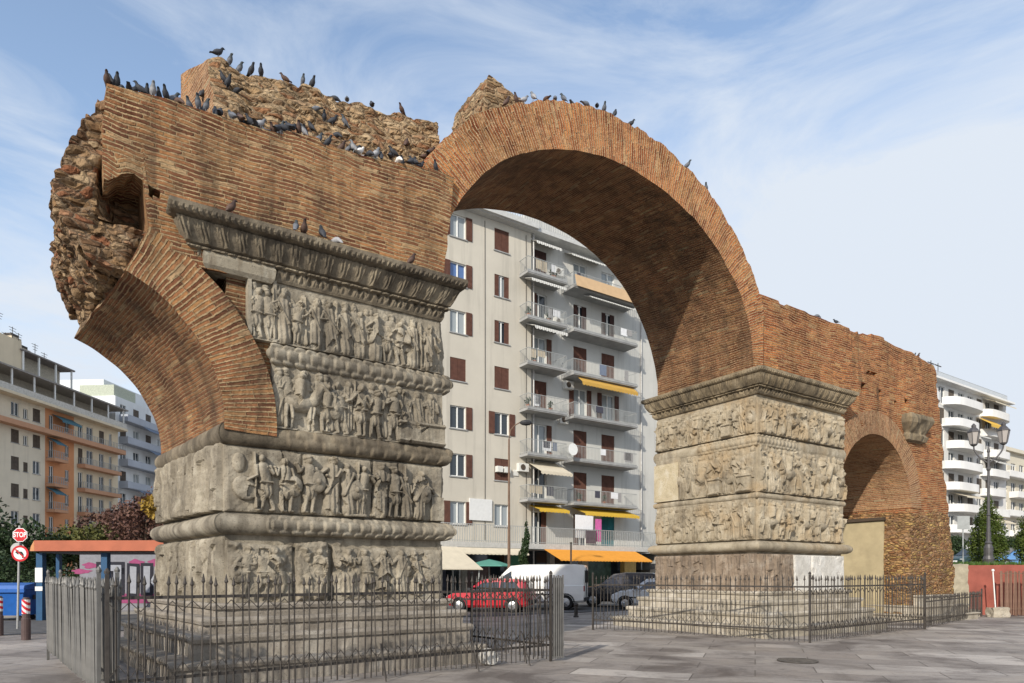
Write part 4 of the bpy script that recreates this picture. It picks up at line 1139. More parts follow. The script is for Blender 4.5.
# ---------------------------------------------------------------- apartment block seen through the arch
def main_block():
    C0 = 37.3; C1 = C0 + .45
    b = thing('apartment_block', 'cream eight storey apartment block with brown shutters and coloured awnings, seen through the great arch', 'building', (24, C0, 0), ARCH)
    paint = wall_paint('cream_render', (.54, .50, .42), .5); paint2 = wall_paint('pale_grey_render', (.54, .53, .49), .6)
    fl = [3.65 + 3.05 * i for i in range(7)]
    oL, oR = [], []
    colsW = (12.2, 15.0, 18.0, 21.0, 24.34)
    for i, z in enumerate(fl):
        for u in colsW: oL.append((u - .58, u + .58, z + 1.2, z + 2.65))
        oR.append((27.15, 28.4, z + .04, z + 2.4))
        for a, e in ((30.85, 32.1), (33.55, 34.85)): oR.append((a, e, z + .04, z + 2.4))
    top = 25.05
    w = MB(); facade(w, 10, 26.75, 3.3, top, C0, oL); w.quad((26.75, C0, 3.3), (26.75, C1, 3.3), (26.75, C1, top), (26.75, C0, top))
    w.quad((10, C0, 0), (10, C0 + 12, 0), (10, C0 + 12, top), (10, C0, top))
    w.build('wall', paint, b)
    w = MB(); facade(w, 26.75, 39.6, 3.3, top, C1, oR); w.quad((39.6, C1, 0), (39.6, C0 + 12, 0), (39.6, C0 + 12, top), (39.6, C1, top)); w.quad((10, C0 + 12, 0), (39.6, C0 + 12, 0), (39.6, C0 + 12, top), (10, C0 + 12, top))
    w.build('wall', paint2, b)
    rf = MB(); rf.box(9.7, 39.9, C0 - .55, C0 + 12.2, top + .003, top + .28); rf.box(9.7, 26.9, C0 - .75, C0 - .56, top + .05, top + .40)
    roof = rf.build('roof', plain('roof_edge', (.50, .50, .48), .8, .1), b)
    railing_mb(9.9, 38.0, C0 - .4, C0 + 3, top + .285, 1.05, .2, .018).build('railing', M_RAIL, roof)
    MB().box(28, 36, C0 + 2.6, C0 + 9, top + .285, top + 2.9).build('penthouse', paint2, roof)
    # windows
    st = {21.0: [('open', 'lr', M_GLASS_L), ('open', 'r', M_GLASS), ('open', 'r', M_GLASS), ('closed', '', None), ('open', 'r', M_GLASS_L), ('open', 'lr', M_GLASS_B), ('open', 'lr', M_GLASS_L)],
          24.34: [('open', '', M_GLASS_L), ('half', '', M_GLASS), ('open', 'lr', M_GLASS), ('closed', '', None), ('open', 'LR', M_GLASS), ('open', 'LR', M_GLASS_L), ('closed', '', None)]}
    for u in colsW:
        for i, z in enumerate(fl):
            s = st.get(u, [('open', 'lr', M_GLASS), ('closed', '', None)] * 4)[i]
            lf = .36 if s[1] == 'LR' else .45
            if s[0] == 'half':
                wd = window(b, u - .58, u + .58, z + 1.2, z + 2.65, C0, 'closed', '', M_GLASS)
                for dx in (-.52, .08): MB().box(u + dx, u + dx + .44, C0 - .28, C0 + .02, z + 1.72, z + 2.1).build('air_conditioner', M_AC, wd)
            else: window(b, u - .58, u + .58, z + 1.2, z + 2.65, C0, s[0], s[1], s[2], leaf=lf)
    d1 = [('open', 'R', M_GLASS), ('open', '', M_GLASS), ('open', 'lr', M_GLASS_L), ('closed', '', None), ('open', 'lr', M_GLASS_L), ('open', 'L', M_GLASS), ('closed', '', None)]
    for i, z in enumerate(fl):
        window(b, 27.15, 28.4, z + .04, z + 2.4, C1, d1[i][0], d1[i][1], d1[i][2], M_SHUT_D if i == 6 else None, False, 'balcony_door')
    d2 = [('open', 'L', 'R'), ('closed', '', ''), ('closed', '', ''), ('open', 'lr', 'lr'), ('closed', '', ''), ('open', 'LR', 'LR'), ('open', '', '')]
    teal = shutter_mat('teal_shutter', (.02, .20, .24))
    for i, z in enumerate(fl):
        s, x, y = d2[i]
        window(b, 30.85, 32.1, z + .04, z + 2.4, C1, s, x, M_GLASS_L if i in (3, 6) else M_GLASS, M_SHUT_D if i == 5 else None, False, 'balcony_door')
        window(b, 33.55, 34.85, z + .04, z + 2.4, C1, s if i else 'closed', y if i else '', M_GLASS_L if i in (3, 6) else M_GLASS, teal if i == 0 else (M_SHUT_D if i == 5 else None), False, 'balcony_door')
    # balconies
    for i, z in enumerate(fl):
        if i == 0: continue
        balcony(b, 25.75, 29.1, C0 - 1.0, C1, z)
        balcony(b, 29.75, 35.9, C0 - .95, C1, z)
    s = MB().box(10.2, 37.6, C0 - 1.7, C0 + .3, 3.32, 3.66); sl = s.build('terrace_slab', plain('terrace_edge', (.46, .45, .42), .85, .12), b)
    railing_mb(10.3, 37.5, C0 - 1.62, C0, 3.665, 1.1, .17, .016, 'r').build('railing', M_RAIL, sl)
    for u in (12, 16, 20.2): MB().box(u - .03, u + .03, C0 - 1.66, C0 - 1.58, .13, 3.3).build('slim_post', M_RAIL, sl)
    # awnings
    F = fl
    awning(b, 26.8, 29.0, C0 - .55, C1 - .01, F[6] + 2.45, F[6] + 2.85, CV_WHITE, .22)
    awning(b, 30.0, 33.2, C0 - .45, C1 - .01, F[6] + 2.45, F[6] + 2.85, CV_WHITE, .15)
    awning(b, 25.95, 28.9, C0 - 1.15, C0 - .2, F[6] - .52, F[6] - .2, CV_WHITE, .22)
    awning(b, 26.2, 29.0, C0 - 1.2, C0 - .2, F[5] - .60, F[5] - .2, CV_WHITE, .25)
    MB().box(29.8, 35.8, C0 - 1.02, C0 - .985, F[6] - .15, F[6] + .72).displace(lambda P: np.stack([P[:, 0] * 0, -.25 * (F[6] + .72 - P[:, 2]), P[:, 0] * 0], -1)).build('wind_screen', CV_TAN, b)
    awning(b, 31.2, 35.8, C0 - 1.05, C0 - .3, F[6] - .5, F[6] - .2, CV_WHITE, .1)
    awning(b, 30.3, 35.7, C0 - 1.2, C0 - .7, F[4] - .62, F[4] - .2, CV_OCHRE, .3)
    awning(b, 26.4, 29.1, C0 - 1.6, C1 - .1, F[2] - 1.2, F[2] - .2, CV_CREAM, .25)
    awning(b, 26.6, 29.2, C0 - 1.15, C1 - .1, F[1] - .65, F[1] - .2, CV_YELLOW, .22)
    awning(b, 30.6, 35.9, C0 - 1.15, C1 - .1, F[1] - .70, F[1] - .2, CV_YELLOW, .22)
    awning(b, 26.6, 34.9, C0 - 3.4, C0 - 1.72, 2.62, 3.32, CV_ORANGE, .12)
    awning(b, 15.5, 25.0, C0 - 2.2, C0 - 1.72, 2.95, 3.3, CV_CREAM, .1)
    for u, c, z in ((29.3, C1, F[6] + .9), (29.3, C1, F[5] + .4), (29.75, C1, F[3] - 1.3 + .9), (30.2, C1, F[4] - .9), (25.9, C0, F[1] + 1.9)): ac_unit(b, u, c, z)
    MB().box(21.8, 23.5, C0 - .12, C0 - .01, F[0] + 1.5, F[0] + 3.3 - .4).build('blank_sign_board', plain('white_board', (.68, .68, .66), .5, .05), b)
    MB().box(24.9 + .35, 25.75 - .1, C0 - .06, C0 - .012, F[1] + 1.6, F[1] + 2.0).build('vent_box', M_AC, b)
    d = MB().lathe([(.42, 0), (.36, .07), (.2, .13), (.02, .16)], 29.35, C0 - 1.35, 16, 'y', F[2] + .55).build('satellite_dish', M_FRAME, b)
    MB().tube([(29.35, C0 - 1.3, F[2] + .5), (29.35, C0 - .9, F[2] + .2)], .03).build('dish_arm', M_RAIL, d)
    # first floor terrace: hanging cloths, chairs' plastic windbreak, plants
    MB().box(29.4, 31.0, C0 - 1.55, C0 - 1.52, F[0] + .5, F[0] + 2.1).displace(roughen(.05, 2, 0, 1)).build('hanging_sheet', plain('white_cloth', (.75, .75, .75), .9, .05), b)
    MB().box(31.2, 31.75, C0 - 1.58, C0 - 1.55, F[0] + .3, F[0] + 1.9).build('hanging_cloth', plain('pink_cloth', (.55, .12, .33), .9), b)
    MB().box(30.2, 31.1, C0 - 1.75, C0 - 1.69, F[0] + .15, F[0] + 1.05).build('cover_cloth', plain('dark_cloth', (.10, .08, .09), .9), b)
    # washing, pots and clutter on the balconies
    lr = random.Random(12)
    cloth = [plain('washing_%s' % n_, c_, .9, .08) for n_, c_ in (('white', (.7, .7, .7)), ('blue', (.16, .19, .25)), ('grey', (.3, .29, .28)), ('beige', (.5, .42, .3)), ('dark', (.06, .06, .08)))]
    for i, z in enumerate(fl):
        for (q0, q1) in ((25.9, 28.8), (29.9, 35.6)):
            if i == 0: continue
            for k in range(lr.choice((1, 2, 2, 3))):
                a_ = lr.uniform(q0, q1 - .8); w_ = lr.uniform(.3, .8); h_ = lr.uniform(.4, .8)
                MB().box(a_, a_ + w_, C0 - 1.02 + .07, C0 - 1.02 + .085, z + .92 - h_, z + .93).build('washing', lr.choice(cloth), b)
            for k in range(lr.choice((0, 1, 2))):
                a_ = lr.uniform(q0, q1); p_ = MB().lathe([(.11, 0), (.15, .25), (.12, .25)], a_, C0 - .72, 10, 'z', z + .004).build('flower_pot', plain('terracotta', (.30, .11, .05), .8), b)
                foliage(MB(), [(a_, C0 - .72, z + .5, .22, .2, .3)], 60, .08, 600 + i * 9 + k, .2).build('pot_plant', LF_DARK, p_)
    for u_ in (23.0, 26.3): MB().tube([(u_, C0 - .03, 3.9), (u_ + .02, C0 - .03, 12), (u_, C0 - .03, 24.8)], .018, 5).build('wall_cable', M_IRON, b)
    # shop floor
    gf = MB(); gf.box(10.2, 37.8, C0 + 1.3, C0 + 1.36, .13, 3.3); gf.build('shop_front', M_GLASS, b)
    for u in (11, 14.5, 18, 21.5, 25, 28.6): MB().box(u - .2, u + .2, C0 + .02, C0 + .42, .13, 3.3).build('column', plain('shop_column', (.30, .28, .25), .8), b)
    MB().box(31.3, 31.9, C0 + .02, C0 + .5, .13, 3.3).build('column', plain('stone_column', (.38, .35, .29), .8), b)
    MB().box(35.5, 36.7, C0 + .02, C0 + .5, .13, 3.3).build('column', plain('yellow_column', (.55, .38, .14), .8), b)
    MB().box(24.9, 25.9, C0 - .1, C0 + .0, .13, 3.2).build('shop_door', plain('green_door', (.05, .16, .09), .6), b)
    for k, (u0, u1, z0, z1, cl) in enumerate(((11, 14, .3, 2.6, (.10, .09, .12)), (15, 17.5, .3, 2.7, (.16, .11, .09)), (18.6, 20.8, .4, 2.8, (.07, .08, .12)), (22, 24.2, .4, 2.5, (.12, .07, .06)), (29, 31, .5, 2.4, (.08, .05, .07)), (32.3, 35.2, .4, 2.9, (.09, .15, .12)))):
        MB().box(u0, u1, C0 + 1.22, C0 + 1.29, z0, z1).build('shop_window', plain('display_%d' % k, cl, .3, .4, 3), b)
    for u in (26.9, 37.6): MB().tube([(u, C1 - .1 if u > 30 else C0 - .08, .2), (u, C1 - .1 if u > 30 else C0 - .08, 25)], .055, 8).build('drain_pipe', plain('drain_pipe', (.45, .44, .42), .5), b)
main_block()
MBt = MB(); 
ca = thing('canvas_awning', 'cream canvas stall awning on posts beside the red car', 'awning', (18.5, 34.5, 0), ARCH)
u1 = ARCH.at(483, 33.2)
m = MB(); m.add([(14.5, 36.0, 3.55), (u1 - .45, 36.0, 3.55), (u1, 33.2, 1.95), (14.5, 33.2, 1.95), (14.5, 36.0, 3.5), (u1 - .45, 36.0, 3.5), (u1, 33.2, 1.9), (14.5, 33.2, 1.9)], [(0, 1, 2, 3), (7, 6, 5, 4), (0, 4, 5, 1), (1, 5, 6, 2), (2, 6, 7, 3), (3, 7, 4, 0)])
m.build('canopy', CV_CREAM, ca)
for u, c, z in ((14.7, 33.4, 2.0), (u1 - .15, 33.4, 2.0), (14.7, 35.9, 3.4), (u1 - .5, 35.9, 3.4)): MB().tube([(u, c, .13), (u, c, z)], .04).build('post', M_RAIL, ca)
u2 = ARCH.at(489, 35.2)
ga = thing('green_parasol', 'small green canvas shade behind the red car', 'awning', (u2, 35.2, 0.13), ARCH)
m = MB(); m.lathe([(1.5, 2.0), (1.45, 2.06), (.7, 2.3), (.03, 2.45)], u2, 35.2, 8, 'z', .13); m.build('canopy', CV_GREEN, ga)
MB().tube([(u2, 35.2, .13), (u2, 35.2, 2.3)], .03).build('pole', M_RAIL, ga)

# ---------------------------------------------------------------- blocks to the left
def left_blocks():
    C0 = 60.5; W = lambda px: LEFT.at(px, C0)
    b = thing('apartment_block', 'beige and orange apartment block with roof terraces and brown shutters, at the left edge', 'building', (76, C0, 0), LEFT)
    beige = wall_paint('beige_render', (.68, .61, .48), .3); orange = wall_paint('orange_render', (.58, .27, .13), .2); ocream = wall_paint('yellow_cream_render', (.68, .58, .42), .25)
    opE, opO, opC = [], [], []
    zr = [0.2 + 3.03 * i for i in range(7)]     # floor levels up to 20.2
    e0, e1, e2, e3 = 62.0, W(45), W(74), W(118)
    colE = ((W(15) - .55, W(15) + .55, 1.5), (W(25.5) - .32, W(25.5) + .32, 1.1), (W(36.5) - .55, W(36.5) + .55, 1.5), (65.0, 66.2, 1.5), (67.2, 68.2, 1.5))
    for z in zr:
        for a, q, h in colE: opE.append((a, q, z + 1.0, z + 1.0 + h))
        opO.append((W(49), W(53.5), z + .05, z + 2.3)); opO.append((W(65), W(69), z + .8, z + 2.2))
        for a, q in ((78, 82.5), (86.5, 93), (99, 104), (109, 112)): opC.append((W(a), W(q), z + .05, z + 2.3))
    T = zr[-1] + 2.95
    for (a, q, op, mt) in ((e0, e1, opE, beige), (e1, e2, opO, orange), (e2, e3, opC, ocream)):
        w = MB(); facade(w, a, q, 0, T, C0, op); w.build('wall', mt, b)
    w = MB(); w.quad((e0, C0, 0), (e0, C0 + 14, 0), (e0, C0 + 14, T), (e0, C0, T)); w.quad((e3, C0, 0), (e3, C0 + 14, 0), (e3, C0 + 14, T), (e3, C0, T)); w.quad((e0, C0 + 14, 0), (e3, C0 + 14, 0), (e3, C0 + 14, T), (e0, C0 + 14, T)); w.build('wall', beige, b)
    rr = random.Random(3)
    for o in opE: window(b, *o[:4], C0, 'closed' if rr.random() < .7 else 'open', '', None, M_SHUT_G)
    for o in opO: window(b, *o[:4], C0, 'closed' if o[2] % 3.03 > 2.4 else 'open', '', None, M_SHUT, False)
    for o in opC: window(b, *o[:4], C0, 'closed' if rr.random() < .4 else 'open', '', None, M_SHUT_G, False)
    ob = wall_paint('orange_balcony', (.50, .28, .17), .2)
    for i, z in enumerate(zr[:-1]):
        if i == 0: continue
        s = MB().box(e1 + .15, W(60), C0 - 1.1, C0 - .01, z - .22, z + .12).build('balcony', ob, b); railing_mb(e1 + .2, W(60) - .05, C0 - 1.05, C0, z + .12, .85, .25, .02).build('railing', M_RAIL, s)
        s = MB().box(W(77), W(114), C0 - 1.1, C0 - .01, z - .22, z + .25).build('balcony', ob, b); railing_mb(W(77.5), W(113.5), C0 - 1.05, C0, z + .25, .75, .25, .02).build('railing', M_RAIL, s)
    z = zr[-1]
    s = MB().box(e0, e3, C0 - 1.15, C0 - .01, z - .28, z + .28).build('balcony', ob, b); railing_mb(W(44), e3 - .1, C0 - 1.1, C0, z + .28, .7, .3, .02, 'r').build('railing', M_RAIL, s)
    awning(b, W(52), W(72), C0 - 1.3, C0 - .02, z + 1.75, z + 2.5, CV_TEAL, .3)
    awning(b, W(83), W(97), C0 - 1.3, C0 - .02, zr[3] - 1.0, zr[3] - .3, CV_CREAM, .2)
    awning(b, W(46), W(57), C0 - 1.2, C0 - .02, zr[4] - 1.0, zr[4] - .3, CV_TEAL, .2)
    awning(b, W(47), W(57), C0 - 1.2, C0 - .02, zr[5] + 1.9, zr[5] + 2.6, CV_TEAL, .2)
    # terrace storeys
    s = MB().box(e0, e3 + .2, C0 - 1.3, C0 + 14, T + .003, T + .3).build('terrace_slab', ocream, b)
    p = MB().box(e0, e3, C0 - 1.25, C0 - 1.1, T + .305, T + 1.0); p.build('parapet', plain('pale_parapet', (.52, .50, .45), .8), s)
    for k in range(9): u = e0 + .5 + (e3 - e0 - 1) * k / 8; MB().box(u - .07, u + .07, C0 - 1.2, C0 - 1.06, T + 1.0, T + 2.75).build('terrace_post', M_FRAME, s)
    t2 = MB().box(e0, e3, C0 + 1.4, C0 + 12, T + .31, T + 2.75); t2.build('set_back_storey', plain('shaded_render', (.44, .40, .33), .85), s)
    MB().box(e0, e3 + .1, C0 - 1.45, C0 + 12, T + 2.755, T + 2.93).build('terrace_roof', plain('terrace_roof', (.28, .26, .24), .8), s)
    T2 = T + 2.93
    p5 = thing_parts = MB(); a, q = W(17), W(66)
    p5.box(a, q, C0 + .8, C0 + 9, T2 + .003, T2 + 2.4); pent = p5.build('penthouse', plain('penthouse_render', (.46, .42, .34), .85), b)
    MB().box(a - .3, q + .4, C0 - .9, C0 + 9, T2 + 2.405, T2 + 2.58).build('roof_slab', plain('roof_felt', (.20, .18, .17), .8), pent)
    for u in (a, W(33), W(50), q): MB().box(u - .08, u + .08, C0 - .8, C0 - .64, T2 + .003, T2 + 2.4).build('penthouse_post', M_FRAME, pent)
    MB().box(e0, a - .05, C0 - .6, C0 + 9, T2 + .003, T2 + 3.4).build('stair_tower', ocream, b)
    for px, zz, hh in ((5, 3.4, 1.4), (33, 2.58, 2.2), (42, 2.58, 1.3)):
        ch = MB().box(W(px) - .7, W(px) + .7, C0 + 2, C0 + 3.4, T2 + zz, T2 + zz + hh).build('chimney', ocream, b); MB().box(W(px) - .5, W(px) + .5, C0 + 2.2, C0 + 3.2, T2 + zz + hh + .003, T2 + zz + hh + .4).build('chimney_cap', M_IRON, ch)
    for px, zz, hh in ((12, 3.4, 3.2), (18, 2.58, 2.0), (25, 2.58, 3.0), (31, 2.58, 2.6), (47, 2.58, 2.2), (56, 2.58, 1.6)):
        an = MB().tube([(W(px), C0 + 1.5, T2 + zz - .2), (W(px), C0 + 1.5, T2 + zz + hh)], .035)
        for k in range(3): an.box(W(px) - .5 + .1 * k, W(px) + .5 - .1 * k, C0 + 1.48, C0 + 1.52, T2 + zz + hh - .15 - .3 * k, T2 + zz + hh - .11 - .3 * k)
        an.build('aerial', M_IRON, b)
    # white and blue block further on
    d = thing('apartment_block', 'white apartment block with long grey blue balconies, further along on the left', 'building', (95, C0, 0), LEFT)
    u0, u1 = e3 + .3, 110.0; white = wall_paint('white_render', (.70, .72, .72), .3)
    ops = []
    zs = [1.5 + 3.1 * i for i in range(8)]
    for z in zs:
        k = 0
        u = u0 + 1
        while u < u1 - 2: ops.append((u, u + 1.3, z + .05, z + 2.3)); u += 2.9
    Tw = zs[-1] + 3.2
    w = MB(); facade(w, u0, u1, 0, Tw, C0 + .6, ops); w.quad((u0, C0 + .6, 0), (u0, C0 + 14, 0), (u0, C0 + 14, Tw), (u0, C0 + .6, Tw)); w.quad((u0, C0 + .6, Tw), (u1, C0 + .6, Tw), (u1, C0 + 14, Tw), (u0, C0 + 14, Tw)); w.quad((u1, C0 + .6, 0), (u1, C0 + 14, 0), (u1, C0 + 14, Tw), (u1, C0 + .6, Tw)); w.build('wall', white, d)
    for o in ops: window(d, *o[:4], C0 + .6, 'closed' if rr.random() < .3 else 'open', '', M_GLASS if rr.random() < .6 else M_GLASS_L, M_SHUT_G, False)
    par = wall_paint('blue_grey_parapet', (.40, .43, .48), .2)
    for i, z in enumerate(zs[1:]):
        balcony(d, u0 + .8, u1 - .4, C0 - .7, C0 + .6, z, M_RAIL, par, .8)
        a = u0 + 2 + (i * 3.7) % 5; awning(d, a, a + 5.5, C0 - 1.6, C0 - .72, z - .75, z - .2, CV_BLUE, .15)
    MB().box(u0 + 1, u1 - 3, C0 + 3, C0 + 11, Tw + .003, Tw + 2.6).build('penthouse', white, d)
    MB().box(u0 + .3, u0 + 5, C0 + 1, C0 + 6, Tw + .003, Tw + 1.6).build('roof_room', plain('pale_green_render', (.42, .45, .36), .8), d)
left_blocks()

# ---------------------------------------------------------------- blocks to the right
def right_blocks():
    C0 = 42.0; W = lambda px: ARCH.at(px, C0)
    b = thing('apartment_block', 'white apartment block with rounded stepped balconies beyond the right end of the arch', 'building', (105, C0, 0), ARCH)
    white = wall_paint('warm_white_render', (.66, .64, .60), .2); par = wall_paint('white_parapet', (.74, .73, .70), .15)
    u0, u1 = 84.0, W(1006); zs = [1.8 + 2.85 * i for i in range(9)]; T = zs[-1] + 3.0
    ops = []
    for z in zs:
        u = u0 + 1.2
        while u < u1 - 2.4: ops.append((u, u + 1.7, z + .05, z + 2.25)); u += 2.9
    w = MB(); facade(w, u0, u1, 0, T, C0, ops); w.quad((u0, C0, 0), (u0, C0 + 14, 0), (u0, C0 + 14, T), (u0, C0, T)); w.quad((u1, C0, 0), (u1, C0 + 14, 0), (u1, C0 + 14, T), (u1, C0, T)); w.quad((u0, C0, T), (u1, C0, T), (u1, C0 + 14, T), (u0, C0 + 14, T)); w.build('wall', white, b)
    rr = random.Random(9)
    for o in ops: window(b, *o[:4], C0, 'closed' if rr.random() < .25 else 'open', '', M_GLASS, M_SHUT_G, False)
    L = u1 - u0
    for i, z in enumerate(zs[1:]):
        for k, (a, q, out) in enumerate(((.02, .36, 1.2), (.40, .70, 1.7), (.74, .99, 1.2))):
            sh = .04 * ((i * 7 + k * 3) % 3 - 1); a_, q_ = u0 + L * (a + max(0, sh)), u0 + L * (q + min(0, sh))
            # rounded parapet
            n = 12; P = []
            for j in range(n + 1):
                tt = j / n; uu = a_ + (q_ - a_) * tt; e = 1 - abs(2 * tt - 1) ** 5
                P.append((uu, C0 - out * (.25 + .75 * e)))
            m = MB(); Pz = [[(p[0], p[1], z - .2), (p[0], p[1], z + .85), (p[0], p[1] + .12, z + .85), (p[0], p[1] + .12, z + .0)] for p in P]; m.grid(Pz)
            m.grid([[(p[0], p[1], z - .2), (p[0], C0 - .01, z - .2)] for p in P]); m.grid([[(p[0], p[1] + .12, z + .0), (p[0], C0 - .01, z)] for p in P])
            for j in (0, n): m.quad((P[j][0], P[j][1], z - .2), (P[j][0], C0, z - .2), (P[j][0], C0, z + .85), (P[j][0], P[j][1], z + .85))
            m.build('balcony', par, b)
            if (i + k) % 3 == 0: awning(b, a_ + .6, q_ - .8, C0 - out - .5, C0 - .1, z + 1.75, z + 2.5, CV_CREAM if (i + k) % 2 else CV_WHITE, .2)
    awning(b, u0 + L * .70, u0 + L * .86, C0 - 1.9, C0 - .1, zs[7] + 1.1, zs[7] + 2.4, canvas('yellow_awning_canvas', (.66, .42, .08)), .5)
    railing_mb(u0 + .2, u1 - .2, C0 - .2, C0 + 3, T + .005, 1.0, .3, .025).build('roof_railing', M_RAIL, b)
    MB().box(u0 - .1, u1 + .8, C0 - .9, C0 + 2.5, T - .28, T - .02).build('roof_eave', par, b)
    for px in (943, 950): MB().tube([(W(px), C0 + 1.5, T), (W(px), C0 + 1.5, T + 3.2)], .05).box(W(px) - .9, W(px) + .9, C0 + 1.45, C0 + 1.55, T + 2.8, T + 2.9).build('aerial', M_IRON, b)
    d = thing('apartment_block', 'lower cream apartment block at the right edge behind the street lamp', 'building', (140, C0, 0), ARCH)
    cream = wall_paint('light_cream_render', (.62, .57, .46), .2); u0, u1 = u1 + .5, 165.0
    zs = [1.8 + 3.0 * i for i in range(6)]; T = 21.0; ops = []
    for z in zs:
        u = u0 + 1
        while u < u1 - 3: ops.append((u, u + 1.8, z + .6, z + 2.3)); u += 3.2
    w = MB(); facade(w, u0, u1, 0, T, C0 + 1, ops); w.quad((u0, C0 + 1, 0), (u0, C0 + 14, 0), (u0, C0 + 14, T), (u0, C0 + 1, T)); w.quad((u0, C0 + 1, T), (u1, C0 + 1, T), (u1, C0 + 14, T), (u0, C0 + 14, T)); w.quad((u1, C0 + 1, 0), (u1, C0 + 14, 0), (u1, C0 + 14, T), (u1, C0 + 1, T)); w.build('wall', cream, d)
    for o in ops: window(d, *o[:4], C0 + 1, 'open', '', M_GLASS, M_SHUT_G, False)
    for i, z in enumerate(zs[1:]): balcony(d, u0 + .5 + (i % 2) * 3, u0 + 18, C0 - .2, C0 + 1, z, M_RAIL, par, .8)
    MB().box(u0 - .2, u1, C0 + .4, C0 + 1, T - .25, T + .3).build('roof_eave', cream, d)
right_blocks()

# ---------------------------------------------------------------- trees and shrubs
def tree(name, label, cat, x, y, z0, H, clumps, n, size, mat, seed, group=None, trunk_r=.16, cols2=None):
    t = local_thing(name, label, cat, (x, y, z0), 0, group)
    tr = MB(); tr.tube([(0, 0, -.1), (.05, .02, H * .3), (-.04, .05, H * .6), (.02, 0, H * .85)], [trunk_r, trunk_r * .75, trunk_r * .45, trunk_r * .15], 8)
    rr = random.Random(seed)
    for c in clumps[:7]:
        z = H * rr.uniform(.25, .5); tr.tube([(0, .03, z), (c[0] * .5, c[1] * .5, (z + c[2]) * .5), (c[0] * .9, c[1] * .9, c[2])], [trunk_r * .5, trunk_r * .3, trunk_r * .1], 5)
    tr.build('trunk', M_BARK, t)
    foliage(MB(), clumps, n, size, seed).build('crown', mat, t)
    if cols2: foliage(MB(), [cols2[1:]], n // 6, size, seed + 1, .3).build('crown', cols2[0], t)
    return t
def at(px, t, z=0.0): return ((px - 512) / FPX * t, t, z)
def round_clumps(rx, rz, zc, n, seed, k=.5):
    r = random.Random(seed); out = []
    for i in range(n):
        a = r.random() * 6.28; e = r.uniform(-.8, .9); q = math.sqrt(1 - e * e) * r.uniform(.45, .75)
        s = r.uniform(.75, 1.2) * k; out.append((rx * q * math.cos(a), rx * q * math.sin(a), zc + rz * e * .7, rx * s, rx * s, rz * s))
    return out
for i, (px, t, H, rx, rz, nm, lab, mat, n) in enumerate((
    (-8, 46, 6.8, 3.4, 2.9, 'dark_tree', 'dark green tree cut by the left edge of the photo', LF_DARK, 5200),
    (40, 50, 4.9, 2.9, 2.2, 'dark_tree', 'dark green tree above the orange shelter roof, right of the stop sign', LF_DARK, 4200),
    (84, 52, 5.9, 2.4, 2.0, 'olive_tree', 'olive green round tree above the shelter roof', LF_OLIVE, 4200),
    (146, 50, 7.6, 2.9, 2.7, 'autumn_tree', 'purple brown autumn tree beside the left edge of the near pier', LF_PURPLE, 4600),
    (116, 55, 7.2, 2.3, 2.2, 'autumn_tree', 'purple brown autumn tree between the olive tree and the near pier', LF_PURPLE, 3600))):
    x, y, _ = at(px, t)
    tree(nm, lab, 'tree', x, y, 0, H, round_clumps(rx, rz, H - rz, 11, 100 + i), n, .15, mat, 200 + i, 'trees behind the shelter', .17, (LF_GOLD, 1.6, -1.0, H - 1.0, 1.3, 1.2, .9) if i == 3 else None)
for i, (px, t, H, r_, lab) in enumerate(((988, 31.5, 3.1, .86, 'clipped cone shaped evergreen behind the ornate street lamp'), (1036, 31.5, 3.2, .9, 'clipped cone shaped evergreen cut by the right edge of the photo'))):
    x, y, _ = at(px, t)
    cl = [(0, 0, H * f, r_ * w, r_ * w, H * .2) for f, w in ((.18, .95), (.32, .95), (.48, .85), (.64, .68), (.78, .45), (.9, .22))]
    tree('conical_evergreen', lab, 'shrub', x, y, 2.05, H, cl, 11000, .045, LF_CONE, 300 + i, 'clipped evergreens on the grass bank', .09)
x, y, _ = at(525, 37)
cl = [(.12 * math.sin(f * 9), 0, 3.6 * f + .5, .26 * w, .26 * w, .5) for f, w in ((.1, .9), (.25, 1), (.4, 1), (.55, .95), (.7, .8), (.85, .6), (.97, .35))]
tree('slim_cypress', 'tall thin dark cypress standing before the cream apartment block', 'tree', x, y, .13, 4.0, cl, 2600, .07, LF_DARK, 320, None, .06)
for i, (px, t, H, rx, lab) in enumerate(((949, 80, 4.2, 1.6, 'dark street tree behind the dark parked car'), (1016, 80, 5.0, 2.0, 'dark street tree behind the blue parked car'))):
    x, y, _ = at(px, t); tree('street_tree', lab, 'tree', x, y, 2.0, H, round_clumps(rx, 1.4, H - 1.4, 9, 400 + i), 2600, .13, LF_DARK, 420 + i, 'street trees before the white block', .14)
